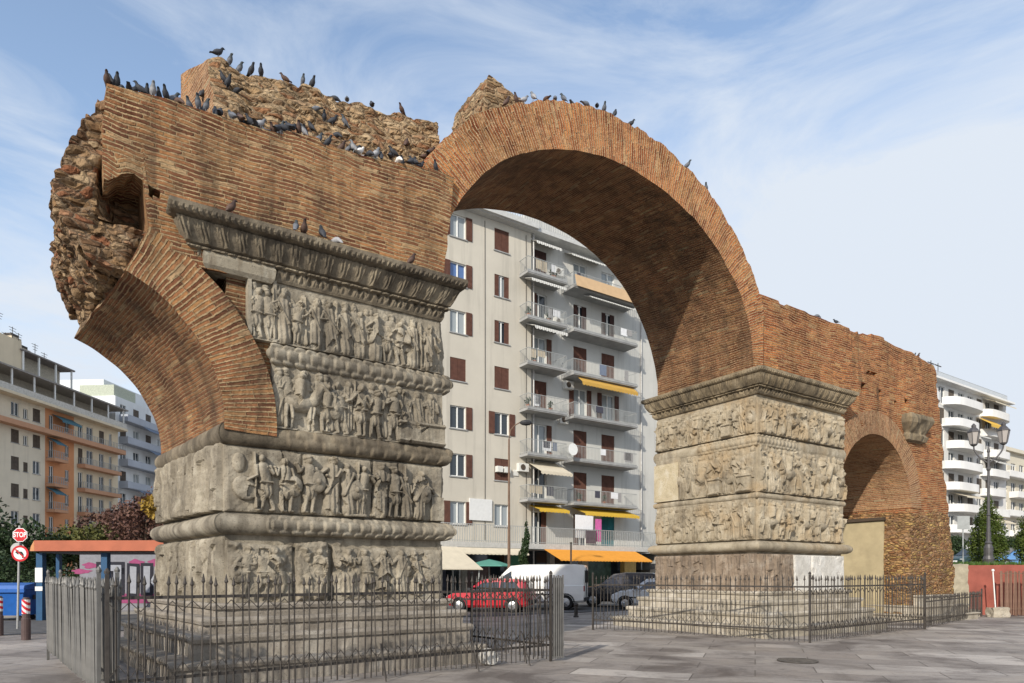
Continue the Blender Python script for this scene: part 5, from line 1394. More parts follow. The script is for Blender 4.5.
# ---------------------------------------------------------------- iron railings
def picket_mesh(h, foot, w=.008, spear=True, curl=False):
    m = MB(); m.box(-w, w, -w, w, foot, h - .13)
    if spear:
        m.lathe([(w * 1.1, 0), (.026, .03), (.017, .06), (.004, .13)], 0, 0, 6, 'z', h - .13)
    else: m.box(-w, w, -w, w, h - .13, h)
    if curl: m.lathe([(w, -.02), (.024, 0), (w, .02)], 0, 0, 6, 'z', h - .27)
    me = bpy.data.meshes.new('picket'); me.from_pydata(m.v, [], m.f); me.materials.append(M_IRON); return me
def fence(label, P0, P1, h=1.58, sp=.115, group='iron railings round the arch', mesh=None, zig=True, posts=(1, 1), rails=(1.32, .30), foot=.06, z=0, mat=None, lean=.0, name='iron_railing', wide=.008, legs=()):
    d = Vector((P1[0] - P0[0], P1[1] - P0[1])); L = d.length
    t = local_thing(name, label, 'railing', (P0[0], P0[1], z), math.atan2(d.y, d.x), group)
    mat = mat or M_IRON
    if mesh is None: mesh = picket_mesh(h, foot, wide)
    n = min(99, int(L / sp)); r = random.Random(len(label))
    for i in range(1, n):
        o = bpy.data.objects.new('picket', mesh); COL.objects.link(o); o.parent = t
        o.location = (L * i / n + r.uniform(-.012, .012), r.uniform(-.006, .006), r.uniform(-.03, .02)); o.rotation_euler = (r.uniform(-.02, .02) + lean, r.uniform(-.03, .03), r.random())
    for zz in rails:
        MB().box(.02, L - .02, .015, .033, zz - .02, zz + .02).build('rail', mat, t)
    for k, x in zip(posts, (0, L)):
        if k: MB().box(x - .022, x + .022, -.022, .022, 0, h + .01).lathe([(.03, 0), (.035, .03), (.01, .07)], x, 0, 6, 'z', h + .012).build('post', mat, t)
    if zig:
        m = MB(); q = .23; k = int(L / q)
        pts = [(L * i / (2 * k), -.016, .34 + (.16 if i % 2 else .0)) for i in range(2 * k + 1)]
        m.tube(pts, .009, 4)
        pts = [(L * i / (2 * k), -.016, 1.27 - (.12 if i % 2 else .0)) for i in range(2 * k + 1)]
        m2 = MB().tube(pts, .009, 4)
        m.build('zigzag_bar', mat, t); m2.build('zigzag_bar', mat, t)
    for x in legs:
        MB().tube([(x - .05, -.3, .01), (x, -.012, .55)], .012, 5).tube([(x + .02, -.012, .55), (x + .1, -.02, .01)], .012, 5).build('brace', mat, t)
    return t
NA0, NA1, NA2 = (-4.85, 8.0), (.72, 12.4), (-.86, 14.3)
fence('iron railing along the front steps of the near pier', NA0, NA1, 1.60, .104, legs=(3.6, 5.3, 6.4))
fence('iron railing at the right side of the near pier in front of the red car', NA1, NA2, 1.60, .11)
fence('rusty iron railing along the left side of the far pier, nearest the dark car', (2.35, 19.4), (7.0, 15.7), 1.6, .118)
fence('iron railing in front of the far pier with its white marble block', (7.0, 15.7), (12.24, 19.8), 1.6, .112)
fence('iron railing in front of the masonry pier at the right end of the arch', (12.24, 19.8), (18.0, 25.6), 1.0, .13, zig=False, rails=(.8, .2))
# the folded gate of close set bars
M_GREYIRON = plain('grey_painted_iron', (.15, .145, .135), .55, .2, 6, .3, .4)
pm = picket_mesh(1.56, .20, .014, True); pm.materials.clear(); pm.materials.append(M_GREYIRON)
fence('grey gate of close set iron bars folded beside the near pier, leftmost of the railings', (-8.75, 12.6), (-4.98, 8.05), 1.62, .062, None, pm, False, (1, 1), (1.36, .42), .2, 0, M_GREYIRON, .0, 'folded_gate', .014)
fence('second grey iron gate panel folded close behind the first, beside the near pier', (-8.60, 12.72), (-4.83, 8.17), 1.62, .062, None, pm, False, (1, 1), (1.36, .42), .2, 0, M_GREYIRON, .0, 'folded_gate', .014)
gp = local_thing('gate_leaf', 'flat grey iron gate leaf standing at the right end of the near pier railing', 'gate', (.80, 12.42, 0), R(20), None)
m = MB(); 
for k in range(5): MB().box(-.02 + .045 * k - .012, -.02 + .045 * k + .012, -.012, .012, .05, 1.6 - .02 * (k % 2)).build('bar', M_GREYIRON, gp)
for zz in (.3, .9, 1.4): MB().box(-.04, .19, .014, .03, zz - .03, zz + .03).build('rail', M_GREYIRON, gp)
MB().box(-.03, .18, .032, .04, .08, 1.55).build('plate', plain('dull_plate', (.13, .13, .13), .6), gp)

# loose stone drum lying by the railing
q = MB().lathe([(.02, -.16), (.13, -.15), (.15, -.08), (.15, .08), (.13, .15), (.02, .16)], 0, 0, 16, 'y')
q.displace(roughen(.01, 9, .008, 3)); o = q.build('stone_fragment', M_WHITE_MARBLE, None, (0, 0, 0)); o.location = (-.42, 11.9, .145); o.rotation_euler = (0, 0, .5)
tag(o, 'small pale round stone fragment lying behind the railing', 'stone')

# ---------------------------------------------------------------- vehicles
M_TYRE = plain('tyre_rubber', (.018, .018, .018), .85); M_RIM = plain('wheel_rim', (.45, .45, .45), .35, .05, 6, .8); M_BLACKP = plain('black_plastic', (.03, .03, .032), .6)
M_WHITE_P = plain('plate_white', (.7, .7, .66), .5, .05); M_HEAD = NT('lamp_glass').done((.75, .75, .72), .1, None, 0, .6); M_TAIL = NT('tail_glass').done((.35, .02, .02), .15, None, 0, .6)
def paint(name, col):
    t = NT(name); t.b.inputs['Coat Weight'].default_value = .5; t.b.inputs['Coat Roughness'].default_value = .08
    return t.done(t.ramp(t.noise(t.coord(), 2, 5), [(.3, tuple(x * .85 for x in col)), (.7, col)]), .38, None, 0, .5)
HATCH = [(-1.86, .66, .45, .74, .58, .78), (-1.8, .78, .30, .92, .60, .98), (-1.62, .80, .24, .93, .59, 1.33), (-1.25, .81, .2, .92, .58, 1.41), (-.2, .82, .19, .90, .58, 1.43), (.28, .82, .19, .89, .56, 1.38), (.55, .82, .19, .885, .60, 1.18), (.92, .81, .19, .88, .66, .92), (1.45, .79, .22, .80, .64, .83), (1.78, .72, .28, .66, .58, .69), (1.86, .64, .38, .56, .52, .585)]
SUV = [(-2.2, .75, .5, .9, .66, .93), (-2.12, .88, .38, 1.02, .68, 1.2), (-1.98, .9, .30, 1.04, .68, 1.58), (-1.5, .91, .27, 1.03, .68, 1.68), (-.2, .91, .26, 1.01, .66, 1.70), (.4, .91, .26, 1.0, .63, 1.62), (.75, .91, .26, 1.0, .68, 1.36), (1.1, .9, .26, 1.0, .74, 1.06), (1.75, .88, .3, .94, .72, .97), (2.12, .8, .36, .8, .66, .83), (2.2, .7, .46, .68, .58, .71)]
VAN = [(-2.4, .80, .42, 1.10, .74, 1.86), (-2.36, .92, .34, 1.12, .80, 2.02), (-1.9, .93, .30, 1.12, .81, 2.06), (.4, .93, .28, 1.12, .81, 2.06), (1.0, .93, .28, 1.10, .80, 2.00), (1.3, .93, .28, 1.10, .80, 1.72), (1.85, .91, .28, 1.08, .78, 1.16), (2.25, .85, .32, .90, .70, .94), (2.42, .76, .40, .70, .62, .73)]
def vehicle(name, label, cat, loc, head, prof, pm, rear_g, side_g, wx, wr, rear_glass=True, wind=None, group='vehicles parked along the road', trim=True):
    t = local_thing(name, label, cat, loc, head, group)
    def ring(s):
        x, w, zb, zl, wr_, zr = s
        h = [(w * .86, zb), (w * .98, zb + .10), (w, .5 * (zb + zl)), (w * .985, zl - .03), (w * .96, zl + .0), (.25 * w * .95 + .75 * wr_, zl + .72 * (zr - zl)), (wr_, zr - .025), (wr_ * .55, zr)]
        return [(x, y, z) for y, z in h] + [(x, -y, z) for y, z in h[::-1]]
    m = MB(); P = np.array([ring(s) for s in prof]); m.grid(P)
    m.add([tuple(p) for p in P[0]], [tuple(range(len(P[0])))]); m.add([tuple(p) for p in P[-1]], [tuple(range(len(P[-1])))])
    for i in range(len(P) - 1): m.quad(tuple(P[i, 0]), tuple(P[i + 1, 0]), tuple(P[i + 1, -1]), tuple(P[i, -1]))
    body = m.build('body', pm, t)
    for pl in body.data.polygons: pl.use_smooth = False
    def yz(x, f):   # point on the greenhouse side at x, fraction f from belt to roof
        xs = [s[0] for s in prof]; g = [np.interp(x, xs, [s[k] for s in prof]) for k in range(1, 6)]
        w, zb, zl, wr_, zr = g; a = (w * .96, zl); b = (.25 * w * .95 + .75 * wr_, zl + .72 * (zr - zl))
        return a[0] + (b[0] - a[0]) * f, a[1] + (b[1] - a[1]) * f
    for (xa, xb, xc, xd) in side_g:       # bottom from..to, top from..to
        for sd in (1, -1):
            q = []
            for x, f in ((xa, .10), (xb, .10), (xd, 1.0), (xc, 1.0)):
                y, z = yz(x, f); q.append((x, sd * (y + .012), z))
            MB().add(q + [(p[0], p[1] - sd * .02, p[2]) for p in q], [(0, 1, 2, 3), (7, 6, 5, 4), (0, 4, 5, 1), (1, 5, 6, 2), (2, 6, 7, 3), (3, 7, 4, 0)]).build('window', M_GLASS, t)
    def screen(i, j, nm, off):
        a, b = prof[i], prof[j]
        k = .90; q = [(a[0] + off, -a[4] * k, a[5] + .015), (a[0] + off, a[4] * k, a[5] + .015), (b[0] + off * .6, b[4] * k, b[5] + .0), (b[0] + off * .6, -b[4] * k, b[5] + .0)]
        MB().add(q + [(p[0] - off * .5, p[1], p[2] - .015) for p in q], [(0, 1, 2, 3), (7, 6, 5, 4)]).build(nm, M_GLASS, t)
    screen(wind[1], wind[0], 'windscreen', .02)
    if rear_glass:
        a, b = prof[1], prof[2]
        screen(1, 2, 'rear_window', -.02)
    else:
        for sd in (-1, 1): MB().box(-2.425, -2.385, sd * .40 - .27, sd * .40 + .27, 1.22, 1.78).build('rear_window', M_GLASS, t)
        MB().box(-2.43, -2.40, -.008, .008, .5, 1.95).build('door_seam', M_BLACKP, t)
    for x in wx:
        for sd in (1, -1):
            w = MB().lathe([(wr * .62, -.10), (wr * .92, -.11), (wr, -.06), (wr, .06), (wr * .92, .11), (wr * .62, .10)], x, sd * (prof[3][1] - .075), 20, 'y', wr).build('wheel', M_TYRE, t)
            rm = MB(); rm.lathe([(wr * .60, -.02), (wr * .60, .02), (wr * .2, .045), (.02, .05)][::1] if sd > 0 else [(.02, -.05), (wr * .2, -.045), (wr * .6, -.02), (wr * .6, .02)], x, sd * (prof[3][1] + .02), 14, 'y', wr)
            for k in range(5): a = k * 1.2566; rm.tube([(x, sd * (prof[3][1] + .065), wr), (x + wr * .55 * math.cos(a), sd * (prof[3][1] + .045), wr + wr * .55 * math.sin(a))], .025, 5)
            rm.build('rim', M_RIM, w)
            m = MB(); pts = [(x + wr * 1.17 * math.cos(a), sd * (prof[3][1] + .006), wr + wr * 1.12 * math.sin(a)) for a in np.linspace(0, math.pi, 11)]; m.tube(pts, .03, 5); m.build('wheel_arch', M_BLACKP, t)
    for x in ([prof[3][0] + .62, .5 * (prof[3][0] + prof[-3][0]) + .12, prof[-3][0] - .28] if rear_glass else [.78, 1.62, -.6]):
        for sd in (1, -1): MB().box(x - .007, x + .007, sd * (prof[3][1] + .001) - .006, sd * (prof[3][1] + .001) + .006, prof[3][2] + .16, prof[4][3] - .06).build('door_seam', M_BLACKP, t)
    for sx, s_ in ((prof[-1][0] + .012, 1), (prof[0][0] - .012, -1)): MB().box(sx - .012 if s_ < 0 else sx, sx if s_ < 0 else sx + .012, -.26, .26, .46, .57).build('number_plate', M_WHITE_P, t)
    f, r_ = prof[-2], prof[1]
    for sd in (1, -1):
        MB().box(f[0] - .10, f[0] + .035, sd * f[1] * .72 - .13, sd * f[1] * .72 + .13, f[3] - .12, f[3] + .01).build('headlight', M_HEAD, t)
        MB().box(r_[0] - .045, r_[0] + .06, sd * r_[1] * .9 - .06, sd * r_[1] * .9 + .06, r_[3] - .28, r_[3] - .03).build('tail_light', M_TAIL, t)
        MB().box(prof[-4][0] - .28, prof[-4][0] - .12, sd * (prof[3][1] + .02), sd * (prof[3][1] + .17), prof[-4][3] + .03, prof[-4][3] + .15).build('mirror', M_BLACKP, t)
        MB().box(prof[2][0] + .45, prof[-3][0] - .3, sd * (prof[3][1] + .002), sd * (prof[3][1] + .018), .5 * (prof[3][2] + prof[3][3]) - .04, .5 * (prof[3][2] + prof[3][3]) + .02).build('side_strip', M_BLACKP, t)
    MB().box(f[0] + .0, f[0] + .10, -f[1] * .95, f[1] * .95, f[2] + .04, f[2] + .20).build('bumper', M_BLACKP, t); MB().box(r_[0] - .10, r_[0], -r_[1] * .95, r_[1] * .95, r_[2] + .06, r_[2] + .22).build('bumper', M_BLACKP, t)
    return t
HEAD = R(180 - 12)
zr_ = .03
hx, hy, _ = at(491, 29.0)
vehicle('red_car', 'bright red hatchback parked in front of the white van', 'car', (hx, hy, zr_), HEAD, HATCH, paint('red_paint', (.52, .012, .025)), None, ((-1.45, -.55, -1.2, -.58), (-.48, .62, -.5, .22)), (-1.12, 1.2), .29, wind=(5, 7))
hx, hy, _ = at(535, 31.3)
vehicle('white_van', 'white panel van with dark rear windows, behind the red hatchback', 'van', (hx, hy, zr_), HEAD, VAN, paint('white_paint', (.80, .80, .76)), None, ((.95, 1.62, .95, 1.28),), (-1.55, 1.5), .34, False, wind=(4, 6))
hx, hy, _ = at(622, 33.5)
vehicle('dark_car', 'near black estate car behind the white van', 'car', (hx, hy, zr_), HEAD, SUV, paint('black_paint', (.018, .018, .022)), None, ((-1.8, -1.0, -1.55, -1.0), (-.92, -.1, -.92, -.1), (-.02, .72, -.02, .38)), (-1.35, 1.38), .34, wind=(5, 7))
hx, hy, _ = at(652, 31.0)
vehicle('silver_car', 'silver hatchback half hidden by the left edge of the far pier', 'car', (hx, hy, zr_), HEAD, HATCH, paint('silver_paint', (.55, .57, .58)), None, ((-1.45, -.55, -1.2, -.58), (-.48, .62, -.5, .22)), (-1.12, 1.2), .29, wind=(5, 7))

# ---------------------------------------------------------------- raised bank, red wall and street on the right
gm = leaf_mat('grass', [(.03, .07, .012), (.06, .12, .02), (.10, .15, .035)], 2.0)
bx = MB(); X, Y = np.meshgrid(np.linspace(17.4, 75, 90), np.linspace(27.1, 42, 30), indexing='ij'); bx.grid(np.stack([X, Y, 2.05 + .05 * vn(np.stack([X, Y, X * 0], -1), .8, 2)], -1)); bx.box(17.4, 75, 27.1, 42, -.1, 1.95)
tag(bx.build('grass_bank', plain('bank_soil', (.06, .075, .03), .95, .3, 3)), kind='structure')
g = MB(); r = np.random.RandomState(5); n = 9000
px_ = r.uniform(17.4, 40, n); py_ = 27.05 + 9 * r.rand(n) ** 2; hh = r.uniform(.05, .16, n); a = r.uniform(0, 6.28, n)
v = np.stack([np.stack([px_ - .02 * np.cos(a), py_ - .02 * np.sin(a), px_ * 0 + 2.0], -1), np.stack([px_ + .02 * np.cos(a), py_ + .02 * np.sin(a), px_ * 0 + 2.0], -1), np.stack([px_ + r.normal(0, .04, n), py_ + r.normal(0, .04, n), 2.05 + hh], -1)], 1).reshape(-1, 3)
g.add(v, [(3 * i, 3 * i + 1, 3 * i + 2) for i in range(n)]); tag(g.build('grass', gm), 'short green grass along the top of the bank', 'grass', None, 'stuff')
ur = MB(); ur.box(10, 200, 42, 75, -.1, 2.0); tag(ur.build('upper_road', plain('asphalt', (.1, .1, .1))), kind='structure')
w = MB(); xs = np.linspace(18.0, 75, 120); zs = np.linspace(-.1, 2.0, 10)
w.grid([[(x, 26.75, z) for z in zs] for x in xs]); w.grid([[(x, y, 2.0) for y in (26.75, 27.05)] for x in xs]); w.grid([[(18.0, y, z) for y in (26.75, 27.05)] for z in zs]); w.grid([[(x, 27.05, z) for z in zs] for x in xs])
tag(w.displace(roughen(.012, 2, .015, .6)).build('red_wall', plain('red_painted_plaster', (.30, .09, .065), .85, .2, 1.6, bump=.6)), 'red painted retaining wall holding up the grass bank at the right', 'wall')
w = MB(); w.box(17.2, 18.02, 26.4, 27.1, -.1, 1.9); 
tag(lump_box(lambda z, c: 16.9 + .1 * math.sin(z * 4), 17.96, 26.3, 27.2, -.1, 2.0, 10, 10, 18, .05, 3, 5).build('stone_wall_end', plain('pale_rubble_wall', (.34, .30, .22), .9, .25, 3, bump=.8), None, (17.4, 26.7, 0)), 'pale rubble wall end beside the red wall', 'wall')
for k, (x, y, s) in enumerate(((17.0, 25.7, .34), (17.6, 25.6, .22), (18.4, 25.3, .28))):
    o = lump_box(lambda z, c: -s, s, -s * .7, s * .7, -.05, s * 1.2, 8, 8, 8, .06, 3, 20 + k).build('stone_block', M_STEP_B, None, (0, 0, 0)); o.location = (x, y, 0)
    tag(o, ('larger pale stone block lying before the rubble wall end', 'smallest pale stone block between two others before the rubble wall end', 'pale stone block lying at the foot of the red wall')[k], 'stone', 'loose stone blocks')
M_BROWN_IRON = plain('brown_iron', (.20, .12, .085), .65, .2, 6, .2)
bm = picket_mesh(1.75, .05, .020, False); bm.materials.clear(); bm.materials.append(M_BROWN_IRON)
fence('brown flat topped railing in front of the red wall', (18.9, 25.9), (25.5, 25.9), 1.75, .067, None, bm, False, (0, 0), (1.66, .3), .05, 0, M_BROWN_IRON)
t = local_thing('white_post', 'leaning white pole in front of the red wall', 'pole', (18.55, 25.6, 0)); MB().tube([(0, 0, 0), (-.12, 0, 1.75)], .022, 8).build('pole', M_FRAME, t); MB().lathe([(.05, 0), (.05, .05), (.02, .08)], -.12, 0, 8, 'z', 1.75).build('cap', M_FRAME, t)
x, y, _ = at(973, 46); vehicle('dark_parked_car', 'dark green car parked above the grass bank, left of the cone shaped evergreen', 'car', (x, y, 2.02), R(200), HATCH, paint('dark_green_paint', (.015, .04, .035)), None, ((-1.45, -.55, -1.2, -.58), (-.48, .62, -.5, .22)), (-1.12, 1.2), .29, wind=(5, 7), group='cars on the upper street')
x, y, _ = at(1018, 44); vehicle('blue_parked_car', 'light blue car parked above the grass bank at the right edge', 'car', (x, y, 2.02), R(175), HATCH, paint('blue_paint', (.12, .28, .55)), None, ((-1.45, -.55, -1.2, -.58), (-.48, .62, -.5, .22)), (-1.12, 1.2), .29, wind=(5, 7), group='cars on the upper street')
x, y, _ = at(963, 38); t = local_thing('notice_sign', 'blank pale sign plate on a pole at the left end of the grass bank', 'sign', (x, y, 2.0)); MB().tube([(0, 0, 0), (0, 0, 2.9)], .035, 8).build('pole', M_RAIL, t); MB().box(-.35, .35, -.05, -.036, 2.2, 2.95).build('plate', M_RAIL, t)

# ornate twin lantern lamp
def ornate_lamp():
    x, y, _ = at(988.5, 29.5)
    t = local_thing('street_lamp', 'ornate dark iron street lamp with two lanterns on curved arms', 'street lamp', (x, y, 2.0), R(-18))
    ir = plain('lamp_iron', (.10, .095, .095), .5, .2, 5, .4)
    MB().lathe([(.26, 0), (.26, .12), (.2, .16), (.22, .3), (.17, .45), (.18, .8), (.12, .95), (.15, 1.02), (.09, 1.1), (.10, 1.5)], 0, 0, 16).build('base', ir, t)
    MB().lathe([(.075, 1.5), (.065, 2.2), (.09, 2.24), (.06, 2.3), (.05, 4.2), (.085, 4.25), (.085, 4.32), (.05, 4.38), (.045, 5.0), (.07, 5.05), (.02, 5.3)], 0, 0, 14).build('post', ir, t)
    for sd, lift in ((-1, 0), (1, .0)):
        pts = [(0, 0, 4.55)] + [(sd * .56 * math.sin(a), 0, 4.55 + .75 * (1 - math.cos(a)) + .12 * math.sin(a * 2)) for a in np.linspace(.15, 1.57, 10)]
        ex, ez = pts[-1][0], pts[-1][2] + .05
        MB().tube(pts, .032, 8).build('arm', ir, t)
        MB().tube([(sd * .2, 0, 4.5), (sd * .45, 0, 4.62), (sd * .4, 0, 4.8), (sd * .28, 0, 4.72)], .015, 6).build('scroll', ir, t)
        l = MB(); l.lathe([(.03, -.05), (.12, 0), (.15, .06)], ex, 0, 6, 'z', ez); l.lathe([(.27, 0), (.25, .05), (.12, .2), (.09, .22), (.10, .3), (.02, .4)], ex, 0, 6, 'z', ez + .58)
        for k in range(6): a = k * 1.0472; l.tube([(ex + .15 * math.cos(a), .15 * math.sin(a), ez + .06), (ex + .25 * math.cos(a), .25 * math.sin(a), ez + .6)], .014, 4)
        ln = l.build('lantern', ir, t)
        MB().lathe([(.135, .06), (.235, .575)], ex, 0, 6, 'z', ez).build('glass', NT('milk_glass').done((.36, .33, .30), .25, None, 0, .5), ln)
ornate_lamp()
def mast_lamp():
    x, y, _ = at(509, 34.0)
    t = local_thing('street_lamp', 'tall slim brown mast street lamp with one arm, before the apartment block', 'street lamp', (x, y, .02), 0)
    ir = plain('rust_brown_paint', (.16, .10, .065), .6)
    MB().lathe([(.11, 0), (.11, .8), (.085, .9), (.06, 5), (.045, 8.5)], 0, 0, 10).build('mast', ir, t)
    MB().tube([(0, 0, 8.5), (.08, 0, 8.95), (.3, 0, 9.2), (.62, 0, 9.38)], .03, 8).build('arm', ir, t)
    MB().add(*(lambda m: (m.v, m.f))(MB().lathe([(.02, -.32), (.11, -.2), (.15, 0), (.12, .22), (.04, .3)], .85, 0, 10, 'x', 9.33))).build('lamp_head', M_BLACKP, t)
mast_lamp()
x, y, _ = at(571, 33.2); t = local_thing('sign_pole', 'thin dark pole standing behind the white van', 'pole', (x, y, .02)); MB().tube([(0, 0, 0), (0, 0, 3.15)], .045, 8).build('pole', M_IRON, t); MB().lathe([(.06, 0), (.06, .04), (.01, .07)], 0, 0, 8, 'z', 3.15).build('cap', M_IRON, t)

# ---------------------------------------------------------------- left street corner
def text_mesh(s, size, depth=.004, bold=0.0):
    cu = bpy.data.curves.new('lettering', 'FONT'); cu.body = s; cu.size = size; cu.extrude = depth; cu.align_x = 'CENTER'; cu.align_y = 'CENTER'; cu.offset = bold
    o = bpy.data.objects.new('lettering', cu); COL.objects.link(o); bpy.context.view_layer.update()
    me = bpy.data.meshes.new_from_object(o.evaluated_get(bpy.context.evaluated_depsgraph_get())); bpy.data.objects.remove(o); return me
M_RED = plain('sign_red', (.50, .012, .02), .4); M_WHITE = plain('sign_white', (.78, .78, .76), .4, .04); M_BLACK = plain('sign_black', (.015, .015, .015), .5); M_GALV = plain('galvanised_steel', (.36, .36, .35), .5, .12, 6, .4)
def signs():
    x, y, _ = at(17.5, 19.6)
    t = local_thing('sign_post', 'grey pole with a red octagonal STOP sign over a round no left turn sign', 'road sign', (x, y, 0), R(6))
    MB().tube([(0, 0, 0), (.06, 0, 3.05)], .03, 8).build('pole', M_GALV, t)
    zc = 575 - 535; zs = 1.6 + 40 * 19.6 / FPX; r_ = .215
    oc = [(.1 + r_ * math.cos(R(22.5 + 45 * k)), zs + r_ * math.sin(R(22.5 + 45 * k))) for k in range(8)]; oi = [(.1 + (r_ - .02) * math.cos(R(22.5 + 45 * k)), zs + (r_ - .02) * math.sin(R(22.5 + 45 * k))) for k in range(8)]
    st = MB().prism(oc, -.055, -.045).build('stop_plate', M_WHITE, t); MB().prism(oi, -.06, -.0555).build('red_field', M_RED, st)
    o = bpy.data.objects.new('lettering', text_mesh('STOP', .155, .002, .004)); COL.objects.link(o); o.data.materials.append(M_WHITE); o.parent = st; o.location = (.1, -.063, zs - .0); o.rotation_euler = (R(90), 0, 0); o.scale = (.95, 1.3, 1)
    zs2 = 1.6 + 21.5 * 19.6 / FPX; r_ = .235
    ci = lambda r, n=28: [(.1 + r * math.cos(2 * math.pi * k / n), zs2 + r * math.sin(2 * math.pi * k / n)) for k in range(n)]
    a = MB().prism(ci(r_), -.055, -.045).build('turn_plate', M_RED, t); MB().prism(ci(r_ * .74), -.06, -.0555).build('white_field', M_WHITE, a)
    p = [(.155, -.13), (.205, -.13), (.205, -.02), (.155, .055), (.06, .06), (.06, .11), (-.03, .035), (.06, -.04), (.06, .01), (.13, .005), (.155, -.04)]
    MB().prism([(q[0] - .0, q[1] + zs2) for q in p], -.066, -.0605).build('turn_arrow', M_BLACK, a)
    b = [(.1 + .165 * math.cos(c), zs2 + .165 * math.sin(c)) for c in (R(128), R(142), R(308), R(322))]
    MB().prism([b[0], b[1], b[2], b[3]], -.072, -.067).build('cancel_bar', M_RED, a)
    o = MB().lathe([(.2, -.02), (.2, .0)], -.02, .06, 24, 'y', zs2 + .12).build('rear_plate', M_GALV, t)
signs()
def bollard(label, px, t, h=1.05):
    x, y, _ = at(px, t); b = local_thing('bollard', label, 'bollard', (x, y, 0), 0, 'striped bollards at the left kerb')
    MB().lathe([(.10, 0), (.10, h * .5), (.085, h * .52), (.085, h - .05), (.06, h)], 0, 0, 14).build('post', plain('bollard_brown', (.09, .06, .055), .6), b)
    m = MB(); m.lathe([(.088, h * .62), (.088, h * .95)], 0, 0, 14); sl = NT('striped_sleeve'); s = sl.node('ShaderNodeSeparateXYZ'); sl.link(sl.coord(), s.inputs[0])
    f = sl.math('FRACT', sl.math('MULTIPLY', sl.math('ADD', s.outputs['Z'], sl.math('MULTIPLY', s.outputs['X'], .9)), 7.0))
    m.build('striped_sleeve', sl.done(sl.ramp(f, [(0, (.72, .72, .7)), (.5, (.55, .02, .03))], True), .4), b)
bollard('brown bollard with a red and white striped top, beside the sign pole', 26, 16.4); bollard('brown striped bollard cut by the left edge of the photo', -1, 17.5)
x, y, _ = at(576, 25.3); t = local_thing('bollard', 'short plain dark bollard behind the white van', 'bollard', (x, y, 0)); MB().lathe([(.07, 0), (.07, .42), (.09, .45), (.09, .5), (.03, .56)], 0, 0, 12).build('post', M_IRON, t); MB().lathe([(.1, 0), (.1, .05), (.072, .07)], 0, 0, 12).build('foot', M_IRON, t)
def dumpster():
    x, y, _ = at(8, 23.5); t = local_thing('dumpster', 'large blue wheeled rubbish container behind the bollards', 'dumpster', (x, y, 0), R(4))
    bl = plain('blue_plastic', (.015, .10, .36), .45, .1)
    m = MB(); m.add([(-.75, -.45, .2), (.75, -.45, .2), (.75, .45, .2), (-.75, .45, .2), (-.9, -.6, 1.1), (.9, -.6, 1.1), (.9, .6, 1.1), (-.9, .6, 1.1)], [(3, 2, 1, 0), (4, 5, 6, 7), (0, 1, 5, 4), (1, 2, 6, 5), (2, 3, 7, 6), (3, 0, 4, 7)]); m.build('bin', bl, t)
    MB().box(-.95, .95, -.66, -.602, 1.0, 1.12).build('rim', bl, t)
    MB().prism([(-.66, 1.105), (.66, 1.105), (.6, 1.24), (0, 1.33), (-.6, 1.24)], -.93, .93, 'x').build('lid', bl, t)
    for sx in (-.9, .93): MB().box(sx - .03, sx, -.1, .1, .75, .9).build('handle', M_BLACKP, t)
    for px_, py_ in ((-.6, -.35), (.6, -.35), (-.6, .35), (.6, .35)): MB().lathe([(.1, -.03), (.1, .03)], px_, py_, 12, 'y', .1).build('wheel', M_TYRE, t)
dumpster()
def shelter():
    x0, y, _ = at(36, 23.2); t = local_thing('street_shelter', 'long street shelter with an orange roof fascia on blue posts', 'shelter', (x0, y, 0), R(-2))
    org = plain('orange_fascia', (.38, .11, .055), .55, .12, 2); blu = plain('blue_post_paint', (.02, .075, .16), .5, .12)
    MB().box(.2, 9.0, -.35, 1.9, 2.42, 2.78).build('roof', org, t)
    MB().add([(-.38, .2, 2.44), (.2, -.35, 2.42), (.2, 1.9, 2.42), (-.38, 1.5, 2.44), (-.34, .2, 2.6), (.198, -.35, 2.78), (.198, 1.9, 2.78), (-.34, 1.5, 2.6)], [(0, 1, 5, 4), (2, 3, 7, 6), (3, 0, 4, 7), (0, 3, 2, 1), (4, 5, 6, 7), (1, 2, 6, 5)]).build('roof_end', plain('light_orange_fascia', (.56, .24, .08), .55, .1), t)
    MB().box(.3, 8.9, -.25, 1.8, 2.36, 2.415).build('ceiling', M_BLACKP, t)
    for x in (.0, 2.3, 5.0, 8.0): MB().box(x, x + .22, .0, .2, 0, 2.36).build('post', blu, t)
    for x in (.0, 5.0, 8.0): MB().box(x - .25, x - .12, 1.3, 1.45, 0, 2.36).build('post', blu, t)
    MB().box(-.02, .24, -.02, -.004, 1.35, 1.85).build('notice', M_FRAME, t); MB().box(-.02, .24, -.02, -.004, 1.05, 1.2).build('notice', M_FRAME, t)
shelter()
